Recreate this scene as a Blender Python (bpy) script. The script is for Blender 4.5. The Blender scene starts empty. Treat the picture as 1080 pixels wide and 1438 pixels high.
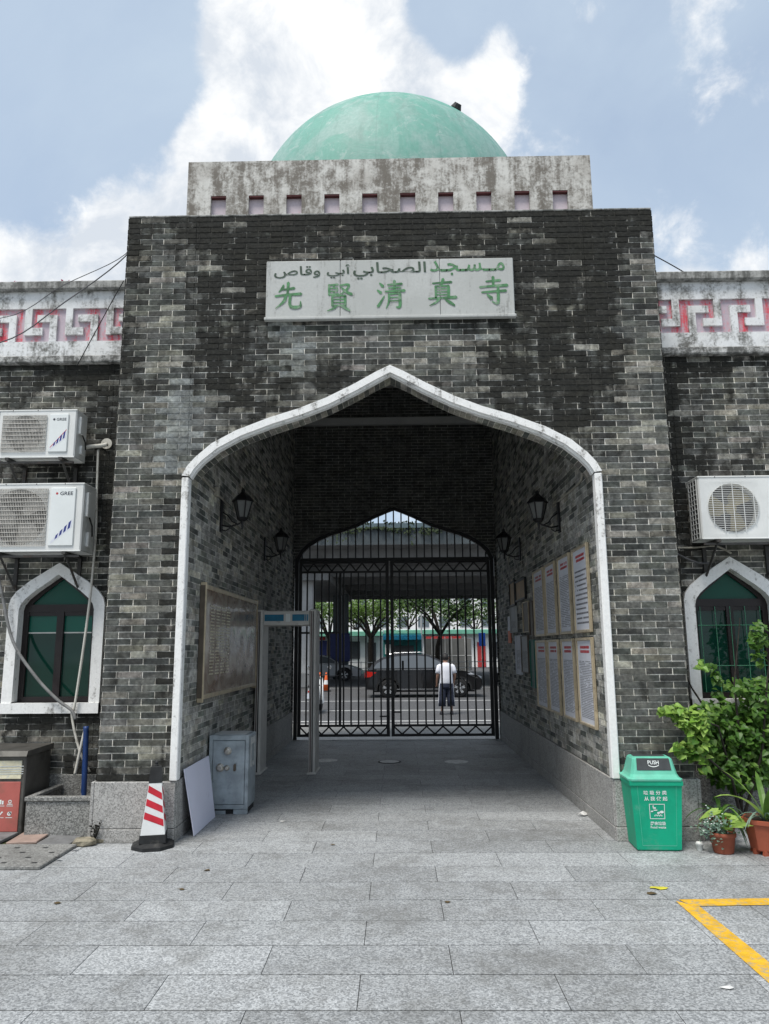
import bpy, math, random
import numpy as np
from mathutils import Vector, Matrix
R = math.radians
random.seed(7)
scene = bpy.context.scene
COL = scene.collection

# ------------------------------------------------------------------ camera
CAM = Vector((0.0465, -6.9153, 1.64)); FPX = 1055.18; PITCH, YAW, ROLL = 0.18018, -0.01592, -0.007546
_cy, _sy, _cp, _sp = math.cos(YAW), math.sin(YAW), math.cos(PITCH), math.sin(PITCH)
FWD = Vector((_sy*_cp, _cy*_cp, _sp)); _r = Vector((_cy, -_sy, 0)); _u = _r.cross(FWD)
RGT = _r*math.cos(ROLL) + _u*math.sin(ROLL); UPV = _u*math.cos(ROLL) - _r*math.sin(ROLL)
cd = bpy.data.cameras.new('camera'); cam = bpy.data.objects.new('camera', cd); COL.objects.link(cam)
cd.sensor_fit = 'VERTICAL'; cd.sensor_height = 36.0; cd.lens = FPX/1438*36; cd.clip_end = 2000; cd.clip_start = .05
cam.matrix_world = Matrix(((RGT.x, UPV.x, -FWD.x, CAM.x), (RGT.y, UPV.y, -FWD.y, CAM.y), (RGT.z, UPV.z, -FWD.z, CAM.z), (0, 0, 0, 1)))
scene.camera = cam
def ray(px, py): return FWD + RGT*((px-540)/FPX) - UPV*((py-719)/FPX)
def atY(px, py, Y): d = ray(px, py); return CAM + d*((Y-CAM.y)/d.y)
def atX(px, py, X): d = ray(px, py); return CAM + d*((X-CAM.x)/d.x)
def atZ(px, py, Z=0): d = ray(px, py); return CAM + d*((Z-CAM.z)/d.z)
def pix(P):
    d = Vector(P)-CAM; z = d.dot(FWD)
    if z < .05: return (-9e3, -9e3)
    return (540+FPX*d.dot(RGT)/z, 719-FPX*d.dot(UPV)/z)

# ------------------------------------------------------------------ world, sun, exposure
SUN_EL, SUN_AZ = 63, 215      # degrees; azimuth clockwise from +Y (towards the gate)
world = bpy.data.worlds.new('World'); scene.world = world; world.use_nodes = True
wn, wl = world.node_tree.nodes, world.node_tree.links
wn.clear()
def wnode(t, **k):
    n = wn.new(t)
    for a, b in k.items(): setattr(n, a, b)
    return n
sky = wnode('ShaderNodeTexSky', sky_type='NISHITA', sun_disc=False, sun_elevation=R(SUN_EL), sun_rotation=R(SUN_AZ))
sky.air_density = 1.0; sky.dust_density = 2.2; sky.ozone_density = 1.2
tc = wnode('ShaderNodeTexCoord')
def wmath(op, a, b=None, c=None):
    n = wnode('ShaderNodeMath', operation=op)
    for i, v in enumerate((a, b, c)):
        if v is None: continue
        if isinstance(v, (int, float)): n.inputs[i].default_value = v
        else: wl.new(v, n.inputs[i])
    return n.outputs[0]
def wnoise(scale, detail, rough, seed, dist=0):
    mp = wnode('ShaderNodeMapping'); mp.inputs['Location'].default_value = seed
    wl.new(tc.outputs['Generated'], mp.inputs['Vector'])
    n = wnode('ShaderNodeTexNoise'); n.inputs['Scale'].default_value = scale; n.inputs['Detail'].default_value = detail
    n.inputs['Roughness'].default_value = rough; n.inputs['Distortion'].default_value = dist
    wl.new(mp.outputs[0], n.inputs['Vector']); return n.outputs['Fac']
def wblob(px, py, deg, amp):
    d = ray(px, py).normalized()
    n = wnode('ShaderNodeVectorMath', operation='DOT_PRODUCT'); wl.new(tc.outputs['Generated'], n.inputs[0]); n.inputs[1].default_value = d
    m = wnode('ShaderNodeMapRange', interpolation_type='SMOOTHSTEP'); wl.new(n.outputs['Value'], m.inputs[0])
    m.inputs[1].default_value = math.cos(R(deg)); m.inputs[2].default_value = 1.0; m.inputs[3].default_value = 0; m.inputs[4].default_value = amp
    return m.outputs[0]
field = wnoise(5.2, 12, .58, (3.1, 1.7, .4), .25)
field = wmath('ADD', field, wmath('MULTIPLY', wmath('SUBTRACT', wnoise(15, 12, .66, (7, 2, 1), .3), .5), .55))
for b in [(430, 190, 13, .46), (250, 305, 9, .36), (80, 350, 11, .36), (430, 30, 11, .40), (330, 140, 7, .14), (490, 90, 8, .22), (110, 120, 14, -.46), (215, 50, 7, -.26), (20, 230, 6, -.25), (600, 30, 5, -.40), (585, 75, 4, -.26),
          (655, 120, 5, .28), (640, 180, 5, .2), (830, 90, 12, -.04), (1010, 410, 10, .10), (960, 30, 5, -.02), (880, 320, 8, -.08), (1040, 150, 10, -.10), (720, 320, 7, .12)]:
    if b[3]: field = wmath('ADD', field, wblob(*b))
cm = wnode('ShaderNodeMapRange', interpolation_type='SMOOTHSTEP'); wl.new(field, cm.inputs[0])
cm.inputs[1].default_value = .47; cm.inputs[2].default_value = .71; cm.inputs[3].default_value = .0; cm.inputs[4].default_value = 1
veil = wnode('ShaderNodeMapRange'); wl.new(wnoise(2.6, 8, .55, (1.2, 4.2, 8.8), .5), veil.inputs[0])
veil.inputs[1].default_value = .3; veil.inputs[2].default_value = .72; veil.inputs[3].default_value = .6; veil.inputs[4].default_value = 1.0
shade = wnode('ShaderNodeMapRange'); wl.new(wnoise(9, 12, .62, (5, 5, 2), .4), shade.inputs[0])
shade.inputs[1].default_value = .38; shade.inputs[2].default_value = .60; shade.inputs[3].default_value = .0; shade.inputs[4].default_value = 1
def wmix(f, a, b):
    n = wnode('ShaderNodeMix', data_type='RGBA')
    for s, v in ((0, f), (6, a), (7, b)):
        if isinstance(v, (int, float)): n.inputs[s].default_value = v
        elif isinstance(v, tuple): n.inputs[s].default_value = (*v, 1)
        else: wl.new(v, n.inputs[s])
    return n.outputs[2]
CLOUD_LIT, CLOUD_DIM, VEIL = (5.8, 5.8, 5.75), (3.7, 4.0, 4.4), (2.95, 3.55, 4.25)
skyc = wmix(veil.outputs[0], sky.outputs[0], VEIL)
skyc = wmix(cm.outputs[0], skyc, wmix(shade.outputs[0], CLOUD_DIM, CLOUD_LIT))
bg = wnode('ShaderNodeBackground'); wl.new(skyc, bg.inputs[0]); bg.inputs[1].default_value = .10
wo = wnode('ShaderNodeOutputWorld'); wl.new(bg.outputs[0], wo.inputs[0])

sd = bpy.data.lights.new('sun', 'SUN'); sd.energy = 1.8; sd.angle = R(22); sd.color = (1, .96, .90)
sun = bpy.data.objects.new('sun', sd); COL.objects.link(sun)
_az = R(SUN_AZ); _d = Vector((math.sin(_az)*math.cos(R(SUN_EL)), math.cos(_az)*math.cos(R(SUN_EL)), math.sin(R(SUN_EL))))
sun.rotation_euler = (-_d).to_track_quat('-Z', 'Y').to_euler()
vs = scene.view_settings; vs.view_transform = 'Standard'; vs.look = 'None'; vs.gamma = 1; vs.use_curve_mapping = False; vs.exposure = 0.95
scene.cycles.max_bounces = 8

# ------------------------------------------------------------------ materials
MAT = {}
class NT:
    def __init__(s, name):
        s.m = bpy.data.materials.new(name); s.m.use_nodes = True; s.n = s.m.node_tree.nodes; s.l = s.m.node_tree.links
        s.b = s.n['Principled BSDF']; MAT[name] = s.m
        s.pos = s.n.new('ShaderNodeNewGeometry').outputs['Position']
    def put(s, sock, v):
        if isinstance(v, (int, float)): sock.default_value = v
        elif isinstance(v, tuple): sock.default_value = (*v, 1) if len(v) == 3 and sock.type == 'RGBA' else v
        else: s.l.new(v, sock)
    def noise(s, scale, detail=5, rough=.55, stretch=None, off=None, dist=0):
        v = s.pos
        if stretch or off:
            mp = s.n.new('ShaderNodeMapping'); s.l.new(v, mp.inputs[0])
            if stretch: mp.inputs['Scale'].default_value = stretch
            if off: mp.inputs['Location'].default_value = off
            v = mp.outputs[0]
        n = s.n.new('ShaderNodeTexNoise'); s.l.new(v, n.inputs['Vector'])
        n.inputs['Scale'].default_value = scale; n.inputs['Detail'].default_value = detail; n.inputs['Roughness'].default_value = rough; n.inputs['Distortion'].default_value = dist
        return n.outputs['Fac']
    def math(s, op, a, b=0, c=0):
        n = s.n.new('ShaderNodeMath'); n.operation = op
        for i, v in enumerate((a, b, c)): s.put(n.inputs[i], v)
        return n.outputs[0]
    def rng(s, v, a, b, c=0, d=1, smooth=True):
        n = s.n.new('ShaderNodeMapRange'); n.interpolation_type = 'SMOOTHSTEP' if smooth else 'LINEAR'
        for i, x in enumerate((v, a, b, c, d)): s.put(n.inputs[i], x)
        return n.outputs[0]
    def mix(s, f, a, b, mode='MIX'):
        n = s.n.new('ShaderNodeMix'); n.data_type = 'RGBA'; n.blend_type = mode
        s.put(n.inputs[0], f); s.put(n.inputs[6], a); s.put(n.inputs[7], b); return n.outputs[2]
    def scale(s, colr, f):
        n = s.n.new('ShaderNodeVectorMath'); n.operation = 'SCALE'; s.put(n.inputs[0], colr if not isinstance(colr, tuple) else colr); s.put(n.inputs['Scale'], f); return n.outputs[0]
    def bump(s, h, strength=.3, dist=.005):
        n = s.n.new('ShaderNodeBump'); n.inputs['Strength'].default_value = strength; n.inputs['Distance'].default_value = dist
        s.l.new(h, n.inputs['Height']); s.l.new(n.outputs[0], s.b.inputs['Normal'])
    def out(s, colr, rough=.7, metal=0, spec=.5):
        s.put(s.b.inputs['Base Color'], colr); s.put(s.b.inputs['Roughness'], rough); s.put(s.b.inputs['Metallic'], metal)
        s.b.inputs['Specular IOR Level'].default_value = spec
        return s.m
def simple(name, c, rough=.6, var=.18, vs_=7, dirt=None, dirtamt=.0, dscale=4, bump=0, bscale=80, metal=0, spec=.4, coat=0, stretch=None):
    t = NT(name)
    n = t.noise(vs_, 6, .6, stretch)
    colr = t.mix(t.rng(n, .3, .7), tuple(x*(1-var) for x in c), tuple(min(1, x*(1+var)) for x in c))
    if dirt:
        d = t.noise(dscale, 9, .68, stretch, (3.3, 8.1, 1.7))
        colr = t.mix(t.rng(d, .62-dirtamt*.3, .78-dirtamt*.25, 0, min(1, .4+dirtamt)), colr, dirt)
    if bump: t.bump(t.noise(bscale, 4, .6), bump, .004)
    t.out(colr, rough, metal, spec); t.b.inputs['Coat Weight'].default_value = coat
    return t.m

def brick_material():
    t = NT('brick')
    a = t.n.new('ShaderNodeAttribute'); a.attribute_name = 'col'
    n1 = t.noise(5.5, 8, .66, None, (2, 3, 4), .3); n2 = t.noise(34, 6, .62); st = t.noise(11, 6, .6, (1, 1, .1), (4, 1, 9))
    n3 = t.noise(110, 3, .6)
    base = t.scale(t.scale(a.outputs['Color'], t.rng(n2, .28, .74, .55, 1.4, False)), t.rng(t.noise(7, 7, .65, None, (8, 8, 8), .5), .3, .7, .42, 1.62, False))
    s = t.math('ADD', a.outputs['Alpha'], t.math('ADD', t.math('MULTIPLY', t.math('SUBTRACT', n1, .5), 1.9), t.math('ADD', t.math('MULTIPLY', t.math('SUBTRACT', st, .5), .85), t.math('MULTIPLY', t.math('SUBTRACT', n2, .5), .5))))
    sf = t.rng(s, .44, .80, 0, .95)
    sootc = t.scale((.0145, .0145, .0125), t.rng(n2, .3, .75, .55, 2.3, False))
    c = t.mix(sf, base, sootc)
    c = t.mix(t.rng(t.noise(4.2, 7, .62, (1, 1, 1.3), (4, 8, 2), .5), .45, .62, 0, .75), c, t.mix(1.0, c, (1.04, 1.02, .94), 'MULTIPLY'))
    w = t.math('MULTIPLY', t.rng(t.noise(2.6, 9, .7, (1, 1, .55), (9, 5, 2), .4), .60, .74, 0, .5), t.math('SUBTRACT', 1.05, sf))
    c = t.mix(w, c, (.36, .37, .36))
    sm = t.math('MULTIPLY', t.rng(t.noise(2.2, 9, .66, (1, 1, 1.5), (6, 6, 1), .7), .50, .64, 0, .45), t.math('SUBTRACT', 1.0, sf))
    c = t.mix(sm, c, t.scale((.175, .172, .155), t.rng(n2, .3, .7, .6, 1.4, False)))
    t.bump(t.math('ADD', t.math('MULTIPLY', n2, .7), t.math('MULTIPLY', n3, .4)), .8, .008)
    t.out(c, .88, 0, .25)
brick_material()

def granite(name, dark, mid, lite, scale=160, stain=.5, stainc=(.07, .068, .06), rough=.62, objvar=.13, light_stain=False):
    t = NT(name)
    n = t.noise(scale, 4, .75); v = t.n.new('ShaderNodeTexVoronoi'); t.l.new(t.pos, v.inputs['Vector']); v.inputs['Scale'].default_value = scale*.9
    vv = t.n.new('ShaderNodeSeparateColor'); t.l.new(v.outputs['Color'], vv.inputs[0])
    g = t.math('ADD', t.math('MULTIPLY', n, .55), t.math('MULTIPLY', vv.outputs[0], .45))
    r = t.n.new('ShaderNodeValToRGB'); t.l.new(g, r.inputs[0]); e = r.color_ramp.elements
    e[0].position = .25; e[0].color = (*dark, 1); e[1].position = .72; e[1].color = (*lite, 1)
    m = e.new(.47); m.color = (*mid, 1)
    c = r.outputs[0]
    oi = t.n.new('ShaderNodeObjectInfo')
    c = t.scale(c, t.rng(oi.outputs['Random'], 0, 1, 1-objvar, 1+objvar, False))
    big = t.noise(1.1, 10, .68, None, (5, 2, 0), .6); sm = t.noise(7, 9, .7, None, (1, 7, 0), .5)
    f = t.rng(t.math('ADD', t.math('MULTIPLY', big, .6), t.math('MULTIPLY', sm, .4)), .44, .66, 0, stain)
    c = t.mix(f, c, stainc)
    spots = t.rng(t.noise(3.4, 3, .5, None, (11, 4, 0), 1.2), .70, .76, 0, .28)
    c = t.mix(spots, c, tuple(x*.7 for x in stainc))
    t.bump(g, .18, .002); t.out(c, rough, 0, .3)
granite('granite_floor', (.17, .178, .184), (.30, .312, .318), (.48, .497, .502), 118, .55, (.125, .123, .113))
granite('granite_plinth', (.20, .197, .188), (.345, .34, .325), (.49, .48, .46), 120, .4, (.10, .095, .082), .7, .05)
granite('granite_planter', (.09, .09, .085), (.2, .2, .19), (.36, .36, .34), 110, .45, (.05, .05, .045), .75, .05)
granite('concrete', (.14, .14, .135), (.22, .22, .21), (.3, .3, .285), 90, .5, (.09, .088, .08), .85, .05)
granite('asphalt', (.05, .05, .052), (.085, .086, .088), (.13, .13, .132), 60, .3, (.06, .06, .06), .85, 0)

def stained_white(name, base, dirt, amt, streaks=.5, scale=3.5, gray=None):
    t = NT(name)
    n = t.noise(scale, 11, .72, None, (2, 9, 1), .4); st = t.noise(9, 8, .66, (1, 1, .12), (5, 5, 5)); f = t.noise(40, 5, .6)
    s = t.math('ADD', t.math('ADD', t.math('MULTIPLY', n, 1-streaks), t.math('MULTIPLY', st, streaks)), t.math('MULTIPLY', t.math('SUBTRACT', f, .5), .25))
    k = t.rng(s, .70-amt*.42, .80-amt*.3, 0, .95)
    b = t.mix(t.rng(f, .3, .7), tuple(x*.9 for x in base), base)
    if gray: b = t.mix(t.rng(t.noise(1.7, 8, .65, None, (7, 1, 3), .3), .42, .62, 0, .8), b, gray)
    c = t.mix(k, b, t.mix(f, dirt, tuple(x*2.2 for x in dirt)))
    t.bump(t.math('ADD', f, k), .3, .003); t.out(c, .75, 0, .3)
stained_white('white_trim', (.86, .86, .84), (.09, .085, .075), .46, .5, 15)
stained_white('white_parapet', (.80, .81, .81), (.07, .068, .06), .58, .4, 4, (.62, .62, .60))
stained_white('coping', (.40, .40, .38), (.06, .06, .055), .7, .6, 6)
stained_white('ledge', (.62, .62, .6), (.05, .05, .046), .8, .3, 9)
stained_white('drum_render', (.64, .63, .59), (.085, .075, .062), .70, .5, 9, (.42, .40, .365))
stained_white('plaque_stone', (.50, .51, .49), (.14, .14, .13), .42, .7, 8, (.42, .43, .41))
stained_white('fret_groove', (.52, .44, .49), (.40, .035, .05), .60, .75, 3)
stained_white('niche_paint', (.62, .54, .58), (.36, .06, .07), .25, .8, 6)
def dome_material():
    t = NT('dome_paint')
    n = t.noise(1.5, 11, .72, None, (1, 2, 3), .8); st = t.noise(6, 10, .7, (1, 1, .2), (8, 2, 2), .4); f = t.noise(26, 6, .65)
    c = t.mix(t.rng(n, .40, .60), (.115, .37, .28), (.30, .435, .39))
    c = t.mix(t.rng(st, .52, .62, 0, .6), c, (.33, .49, .435))
    c = t.mix(t.rng(t.noise(3.2, 11, .74, None, (3, 3, 9), .9), .56, .61, 0, .75), c, (.44, .53, .49))
    c = t.mix(t.rng(t.noise(4.2, 10, .72, (1, 1, .35), (0, 9, 9), .5), .54, .64, 0, .7), c, (.14, .25, .21))
    v = t.n.new('ShaderNodeTexVoronoi'); v.feature = 'DISTANCE_TO_EDGE'; v.inputs['Scale'].default_value = .55
    mp = t.n.new('ShaderNodeVectorMath'); mp.operation = 'ADD'; t.l.new(t.pos, mp.inputs[0])
    nz = t.n.new('ShaderNodeTexNoise'); nz.inputs['Scale'].default_value = 2.5; nz.inputs['Detail'].default_value = 7; t.l.new(t.pos, nz.inputs['Vector'])
    sc = t.n.new('ShaderNodeVectorMath'); sc.operation = 'SCALE'; t.l.new(nz.outputs['Color'], sc.inputs[0]); sc.inputs['Scale'].default_value = .5
    t.l.new(sc.outputs[0], mp.inputs[1]); t.l.new(mp.outputs[0], v.inputs['Vector'])
    c = t.mix(t.rng(v.outputs['Distance'], 0, .006, .3, 0), c, (.08, .17, .14))
    sp = t.n.new('ShaderNodeSeparateXYZ'); t.l.new(t.pos, sp.inputs[0])
    az = t.math('ARCTAN2', sp.outputs[0], t.math('SUBTRACT', sp.outputs[1], 2.7)); fr = t.math('FRACT', t.math('ADD', t.math('MULTIPLY', az, 16/6.2832), .31)); dl = t.math('ABSOLUTE', t.math('SUBTRACT', fr, .5))
    c = t.mix(t.rng(dl, 0, .014, .38, 0), c, (.07, .16, .13))
    c = t.mix(t.rng(t.math('ADD', t.noise(3.0, 8, .65, (1, 1, .18), (2, 7, 1)), t.math('MULTIPLY', t.noise(16, 6, .6, (1, 1, .12)), .25)), .60, .78, 0, .4), c, (.17, .27, .23))
    c = t.mix(t.rng(t.math('ADD', sp.outputs[2], t.math('MULTIPLY', n, 1.4)), 8.35, 9.3, .4, 0), c, (.225, .385, .345))
    c = t.mix(t.rng(f, .35, .7, 0, .3), c, (.1, .26, .21))
    t.bump(t.math('ADD', n, f), .25, .01); t.out(c, .6, 0, .35)
dome_material()
simple('niche_top', (.10, .03, .03), .8)
simple('metal_black', (.012, .012, .013), .45, .2, 20, (.05, .035, .025), .1, 12, .15, 90, 0, .5)
simple('lantern_black', (.01, .01, .011), .4)
simple('frosted_glass', (.15, .155, .15), .35, .1)
simple('ac_white', (.70, .71, .69), .42, .05, 3, (.36, .34, .3), .12, 3, .0)
simple('ac_panel', (.74, .77, .76), .35, .03, 3, (.5, .5, .47), .05, 4)
simple('ac_grille', (.50, .48, .44), .55, .15, 30, (.25, .22, .18), .2, 9)
simple('ac_dark', (.035, .032, .03), .7)
simple('ac_yellow', (.28, .235, .13), .6); simple('ac_blue', (.08, .09, .22), .5)
simple('steel_bracket', (.05, .048, .045), .6, .3, 12, (.11, .06, .035), .3, 7)
simple('ink_blue', (.02, .035, .2), .5, 0); simple('ink_dark', (.04, .045, .06), .5, 0); simple('ink_red', (.5, .06, .07), .5, .1); simple('ink_black', (.17, .17, .185), .6, .1)
simple('ink_white', (.72, .76, .74), .5, .1, 60, (.2, .4, .32), .15, 60)
simple('gold_frame', (.50, .42, .29), .38, .15, 8, (.14, .1, .06), .2, 9, 0, 80, .35)
simple('bronze_frame', (.10, .08, .06), .45, .2, 8)
simple('paper', (.66, .68, .74), .5, .04, 3); simple('paper_dim', (.50, .52, .52), .6, .06, 4)
simple('gold_plaque', (.34, .19, .05), .4, .25, 9); simple('green_board', (.02, .13, .10), .45, .2, 9)
simple('orange', (.75, .13, .03), .5)
simple('safe_paint', (.30, .345, .375), .42, .22, 7, (.10, .115, .125), .25, 9, .08, 60, .15)
simple('safe_metal', (.42, .40, .36), .32, .2, 20, None, 0, 4, 0, 80, .8)
simple('sticker_torn', (.55, .56, .55), .7, .15, 30, (.12, .15, .16), .35, 30)
simple('lavender_board', (.70, .71, .84), .55, .03, 2, (.45, .44, .52), .1, 3)
simple('rubber_black', (.02, .021, .022), .7, .3, 12, (.09, .085, .075), .25, 10, .2)
simple('cone_white', (.72, .73, .72), .5, .06, 6, (.3, .29, .27), .15, 8); simple('cone_red', (.50, .02, .035), .5, .15, 9)
simple('bin_green', (.0, .34, .19), .48, .12, 4, (.10, .36, .25), .25, 5, .05); simple('bin_lid', (.13, .50, .36), .5, .14, 5, (.2, .4, .32), .3, 7, .08)
simple('bin_flap', (.045, .05, .052), .55, .2, 9, (.12, .14, .13), .15, 9)
simple('terracotta', (.27, .075, .04), .75, .2, 6, (.2, .12, .08), .3, 5, .15); simple('pot_red', (.33, .085, .045), .5, .15, 6, (.2, .1, .07), .3, 5)
simple('soil', (.035, .025, .018), .95, .3, 30, None, 0, 4, .5, 40)
simple('recycle_metal', (.11, .105, .095), .45, .25, 5, (.04, .04, .035), .35, 5, 0, 80, .4)
simple('recycle_red', (.42, .115, .095), .55, .12, 3, (.27, .12, .09), .3, 4); simple('recycle_pad', (.62, .58, .42), .5, .2, 9, (.4, .45, .5), .3, 20)
simple('yellow_paint', (.70, .40, .02), .75, .16, 12, (.36, .31, .2), .5, 26, .3, 60)
simple('road_paint', (.55, .55, .53), .7, .1, 5, (.2, .2, .2), .3, 4)
simple('pvc_white', (.60, .58, .52), .5, .1, 6, (.25, .23, .19), .3, 9); simple('hose_grey', (.22, .22, .215), .55, .2, 9, (.07, .07, .065), .3, 12); simple('pipe_blue', (.015, .045, .16), .45, .2, 6)
simple('cable_black', (.012, .012, .012), .6); simple('cable_grey', (.10, .10, .105), .6); simple('conduit', (.33, .31, .26), .55, .15, 6, (.12, .11, .09), .3, 6)
simple('window_frame', (.018, .013, .013), .35, .2, 8); simple('detector_grey', (.60, .585, .55), .5, .08, 5, (.2, .19, .18), .2, 6); simple('guard_green', (.06, .22, .13), .5); simple('detector_brown', (.10, .06, .055), .5); simple('detector_blue', (.01, .15, .26), .4)
simple('tile_pink', (.33, .24, .2), .7, .15, 9, (.15, .12, .1), .3, 7); simple('tile_grey', (.17, .17, .17), .7, .15, 9, (.08, .08, .075), .3, 7); simple('rubble', (.26, .23, .17), .9, .3, 12, (.1, .1, .07), .4, 9, .5, 30)
simple('joint_dirt', (.03, .03, .028), .95, .3, 8); simple('ceiling', (.5, .5, .48), .9, .1, 3); simple('core', (.16, .16, .155), .9, .1, 3)
simple('scrap_white', (.7, .7, .68), .6); simple('dry_leaf', (.10, .07, .03), .8); simple('yellow_leaf', (.6, .55, .05), .6); simple('clear_plastic', (.5, .52, .5), .2, .2, 30)
simple('moss', (.05, .06, .02), .95, .4, 20, (.1, .08, .03), .4, 9, .6, 60); simple('weed', (.022, .022, .018), .9, .3)
simple('bracts', (.50, .05, .12), .7, .3, 30)
def glass(name, c, rough=.04, spec=.5, coat=0, wav=0):
    t = NT(name); t.out(c, rough, 0, spec); t.b.inputs['Coat Weight'].default_value = coat; t.b.inputs['Coat Roughness'].default_value = .03
    if wav: t.bump(t.noise(wav, 3, .5), .12, .01)
glass('glass_green', (.005, .034, .024), .05, .45); glass('glass_transom', (.006, .075, .052), .2, .3); glass('glass_blind', (.006, .10, .07), .2, .35)
glass('car_glass', (.085, .095, .10), .04, .9); glass('headlight', (.6, .62, .65), .1, .6); glass('taillight', (.45, .015, .01), .15, .5)  # car_glass: reflected sky put into the base colour as a lighter grey
def film():
    t = NT('notice_film')
    n = t.noise(3.2, 6, .6, (1, .6, 1), (2, 2, 2), 1.5); c = t.mix(t.rng(n, .35, .65), (.17, .11, .075), (.30, .26, .20))
    t.bump(t.noise(2.4, 4, .55, (1, 1.6, .7), (3, 0, 3), 2.2), .10, .03); t.out(c, .25, 0, .3); t.b.inputs['Coat Weight'].default_value = .25; t.b.inputs['Coat Roughness'].default_value = .06
film()
def leafmat(name, a, b, rough=.45):
    t = NT(name); oi = t.n.new('ShaderNodeObjectInfo')
    n = t.noise(9, 4, .6); k = t.math('ADD', t.math('MULTIPLY', n, .6), t.math('MULTIPLY', oi.outputs['Random'], .4))
    c = t.mix(t.rng(k, .3, .7), a, b); t.out(c, rough, 0, .4)
    try: t.b.inputs['Subsurface Weight'].default_value = 0
    except Exception: pass
    tr = t.n.new('ShaderNodeBsdfTranslucent'); t.l.new(c, tr.inputs[0]); mx = t.n.new('ShaderNodeMixShader'); mx.inputs[0].default_value = .3
    t.l.new(t.b.outputs[0], mx.inputs[1]); t.l.new(tr.outputs[0], mx.inputs[2]); t.l.new(mx.outputs[0], t.n['Material Output'].inputs[0])
leafmat('leaf_shrub', (.06, .15, .02), (.25, .38, .07)); leafmat('leaf_bright', (.17, .33, .04), (.36, .52, .12)); leafmat('leaf_strap', (.05, .14, .02), (.14, .26, .05))
leafmat('leaf_blue', (.10, .19, .13), (.22, .32, .25)); leafmat('leaf_tree', (.04, .09, .015), (.13, .22, .04), .6); leafmat('leaf_far', (.10, .17, .05), (.22, .32, .11), .7)
simple('bark', (.035, .03, .024), .95, .3, 9, None, 0, 4, .5, 30)
def carpaint(name, c, metal=.3):
    t = NT(name); t.out(c, .3, metal, .5); t.b.inputs['Coat Weight'].default_value = .8; t.b.inputs['Coat Roughness'].default_value = .05
carpaint('paint_black', (.007, .006, .006)); carpaint('paint_silver', (.33, .34, .35), .5); carpaint('paint_white', (.7, .7, .69), 0)
simple('rim', (.55, .56, .57), .3, .05, 6, None, 0, 4, 0, 80, .6); simple('tyre', (.012, .012, .012), .85); simple('chrome', (.6, .6, .6), .2, 0, 5, None, 0, 4, 0, 80, .9)
simple('skin', (.36, .20, .135), .55, .06, 12); simple('hair', (.012, .01, .009), .6, .3, 40); simple('shirt_white', (.72, .73, .78), .8, .04, 9, None, 0, 4, .4, 9); simple('shorts_navy', (.02, .025, .045), .85, .2, 9); simple('stripe_white', (.6, .62, .66), .8); simple('cloth_dark', (.025, .025, .03), .85); simple('cloth_red', (.3, .03, .03), .8)
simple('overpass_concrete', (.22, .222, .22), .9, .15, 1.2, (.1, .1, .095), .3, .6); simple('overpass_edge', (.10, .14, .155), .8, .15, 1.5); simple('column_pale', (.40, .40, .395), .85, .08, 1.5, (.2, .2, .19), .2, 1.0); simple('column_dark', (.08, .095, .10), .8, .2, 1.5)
simple('shop_white', (.8, .8, .78), .8, .08, 1); simple('shop_teal', (.02, .17, .165), .6, .15, 2); simple('shop_green', (.16, .42, .30), .6, .1, 2); simple('shop_yellow', (.7, .5, .05), .6); simple('sign_blue', (.01, .07, .38), .5); simple('shop_red', (.42, .04, .04), .6); simple('hoarding', (.27, .27, .26), .8, .1, 1.5); simple('navy_panel', (.012, .02, .10), .5); simple('shop_dark', (.05, .055, .06), .6); simple('far_wall', (.8, .8, .79), .9, .06, .6); simple('far_window', (.12, .15, .17), .4)

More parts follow.
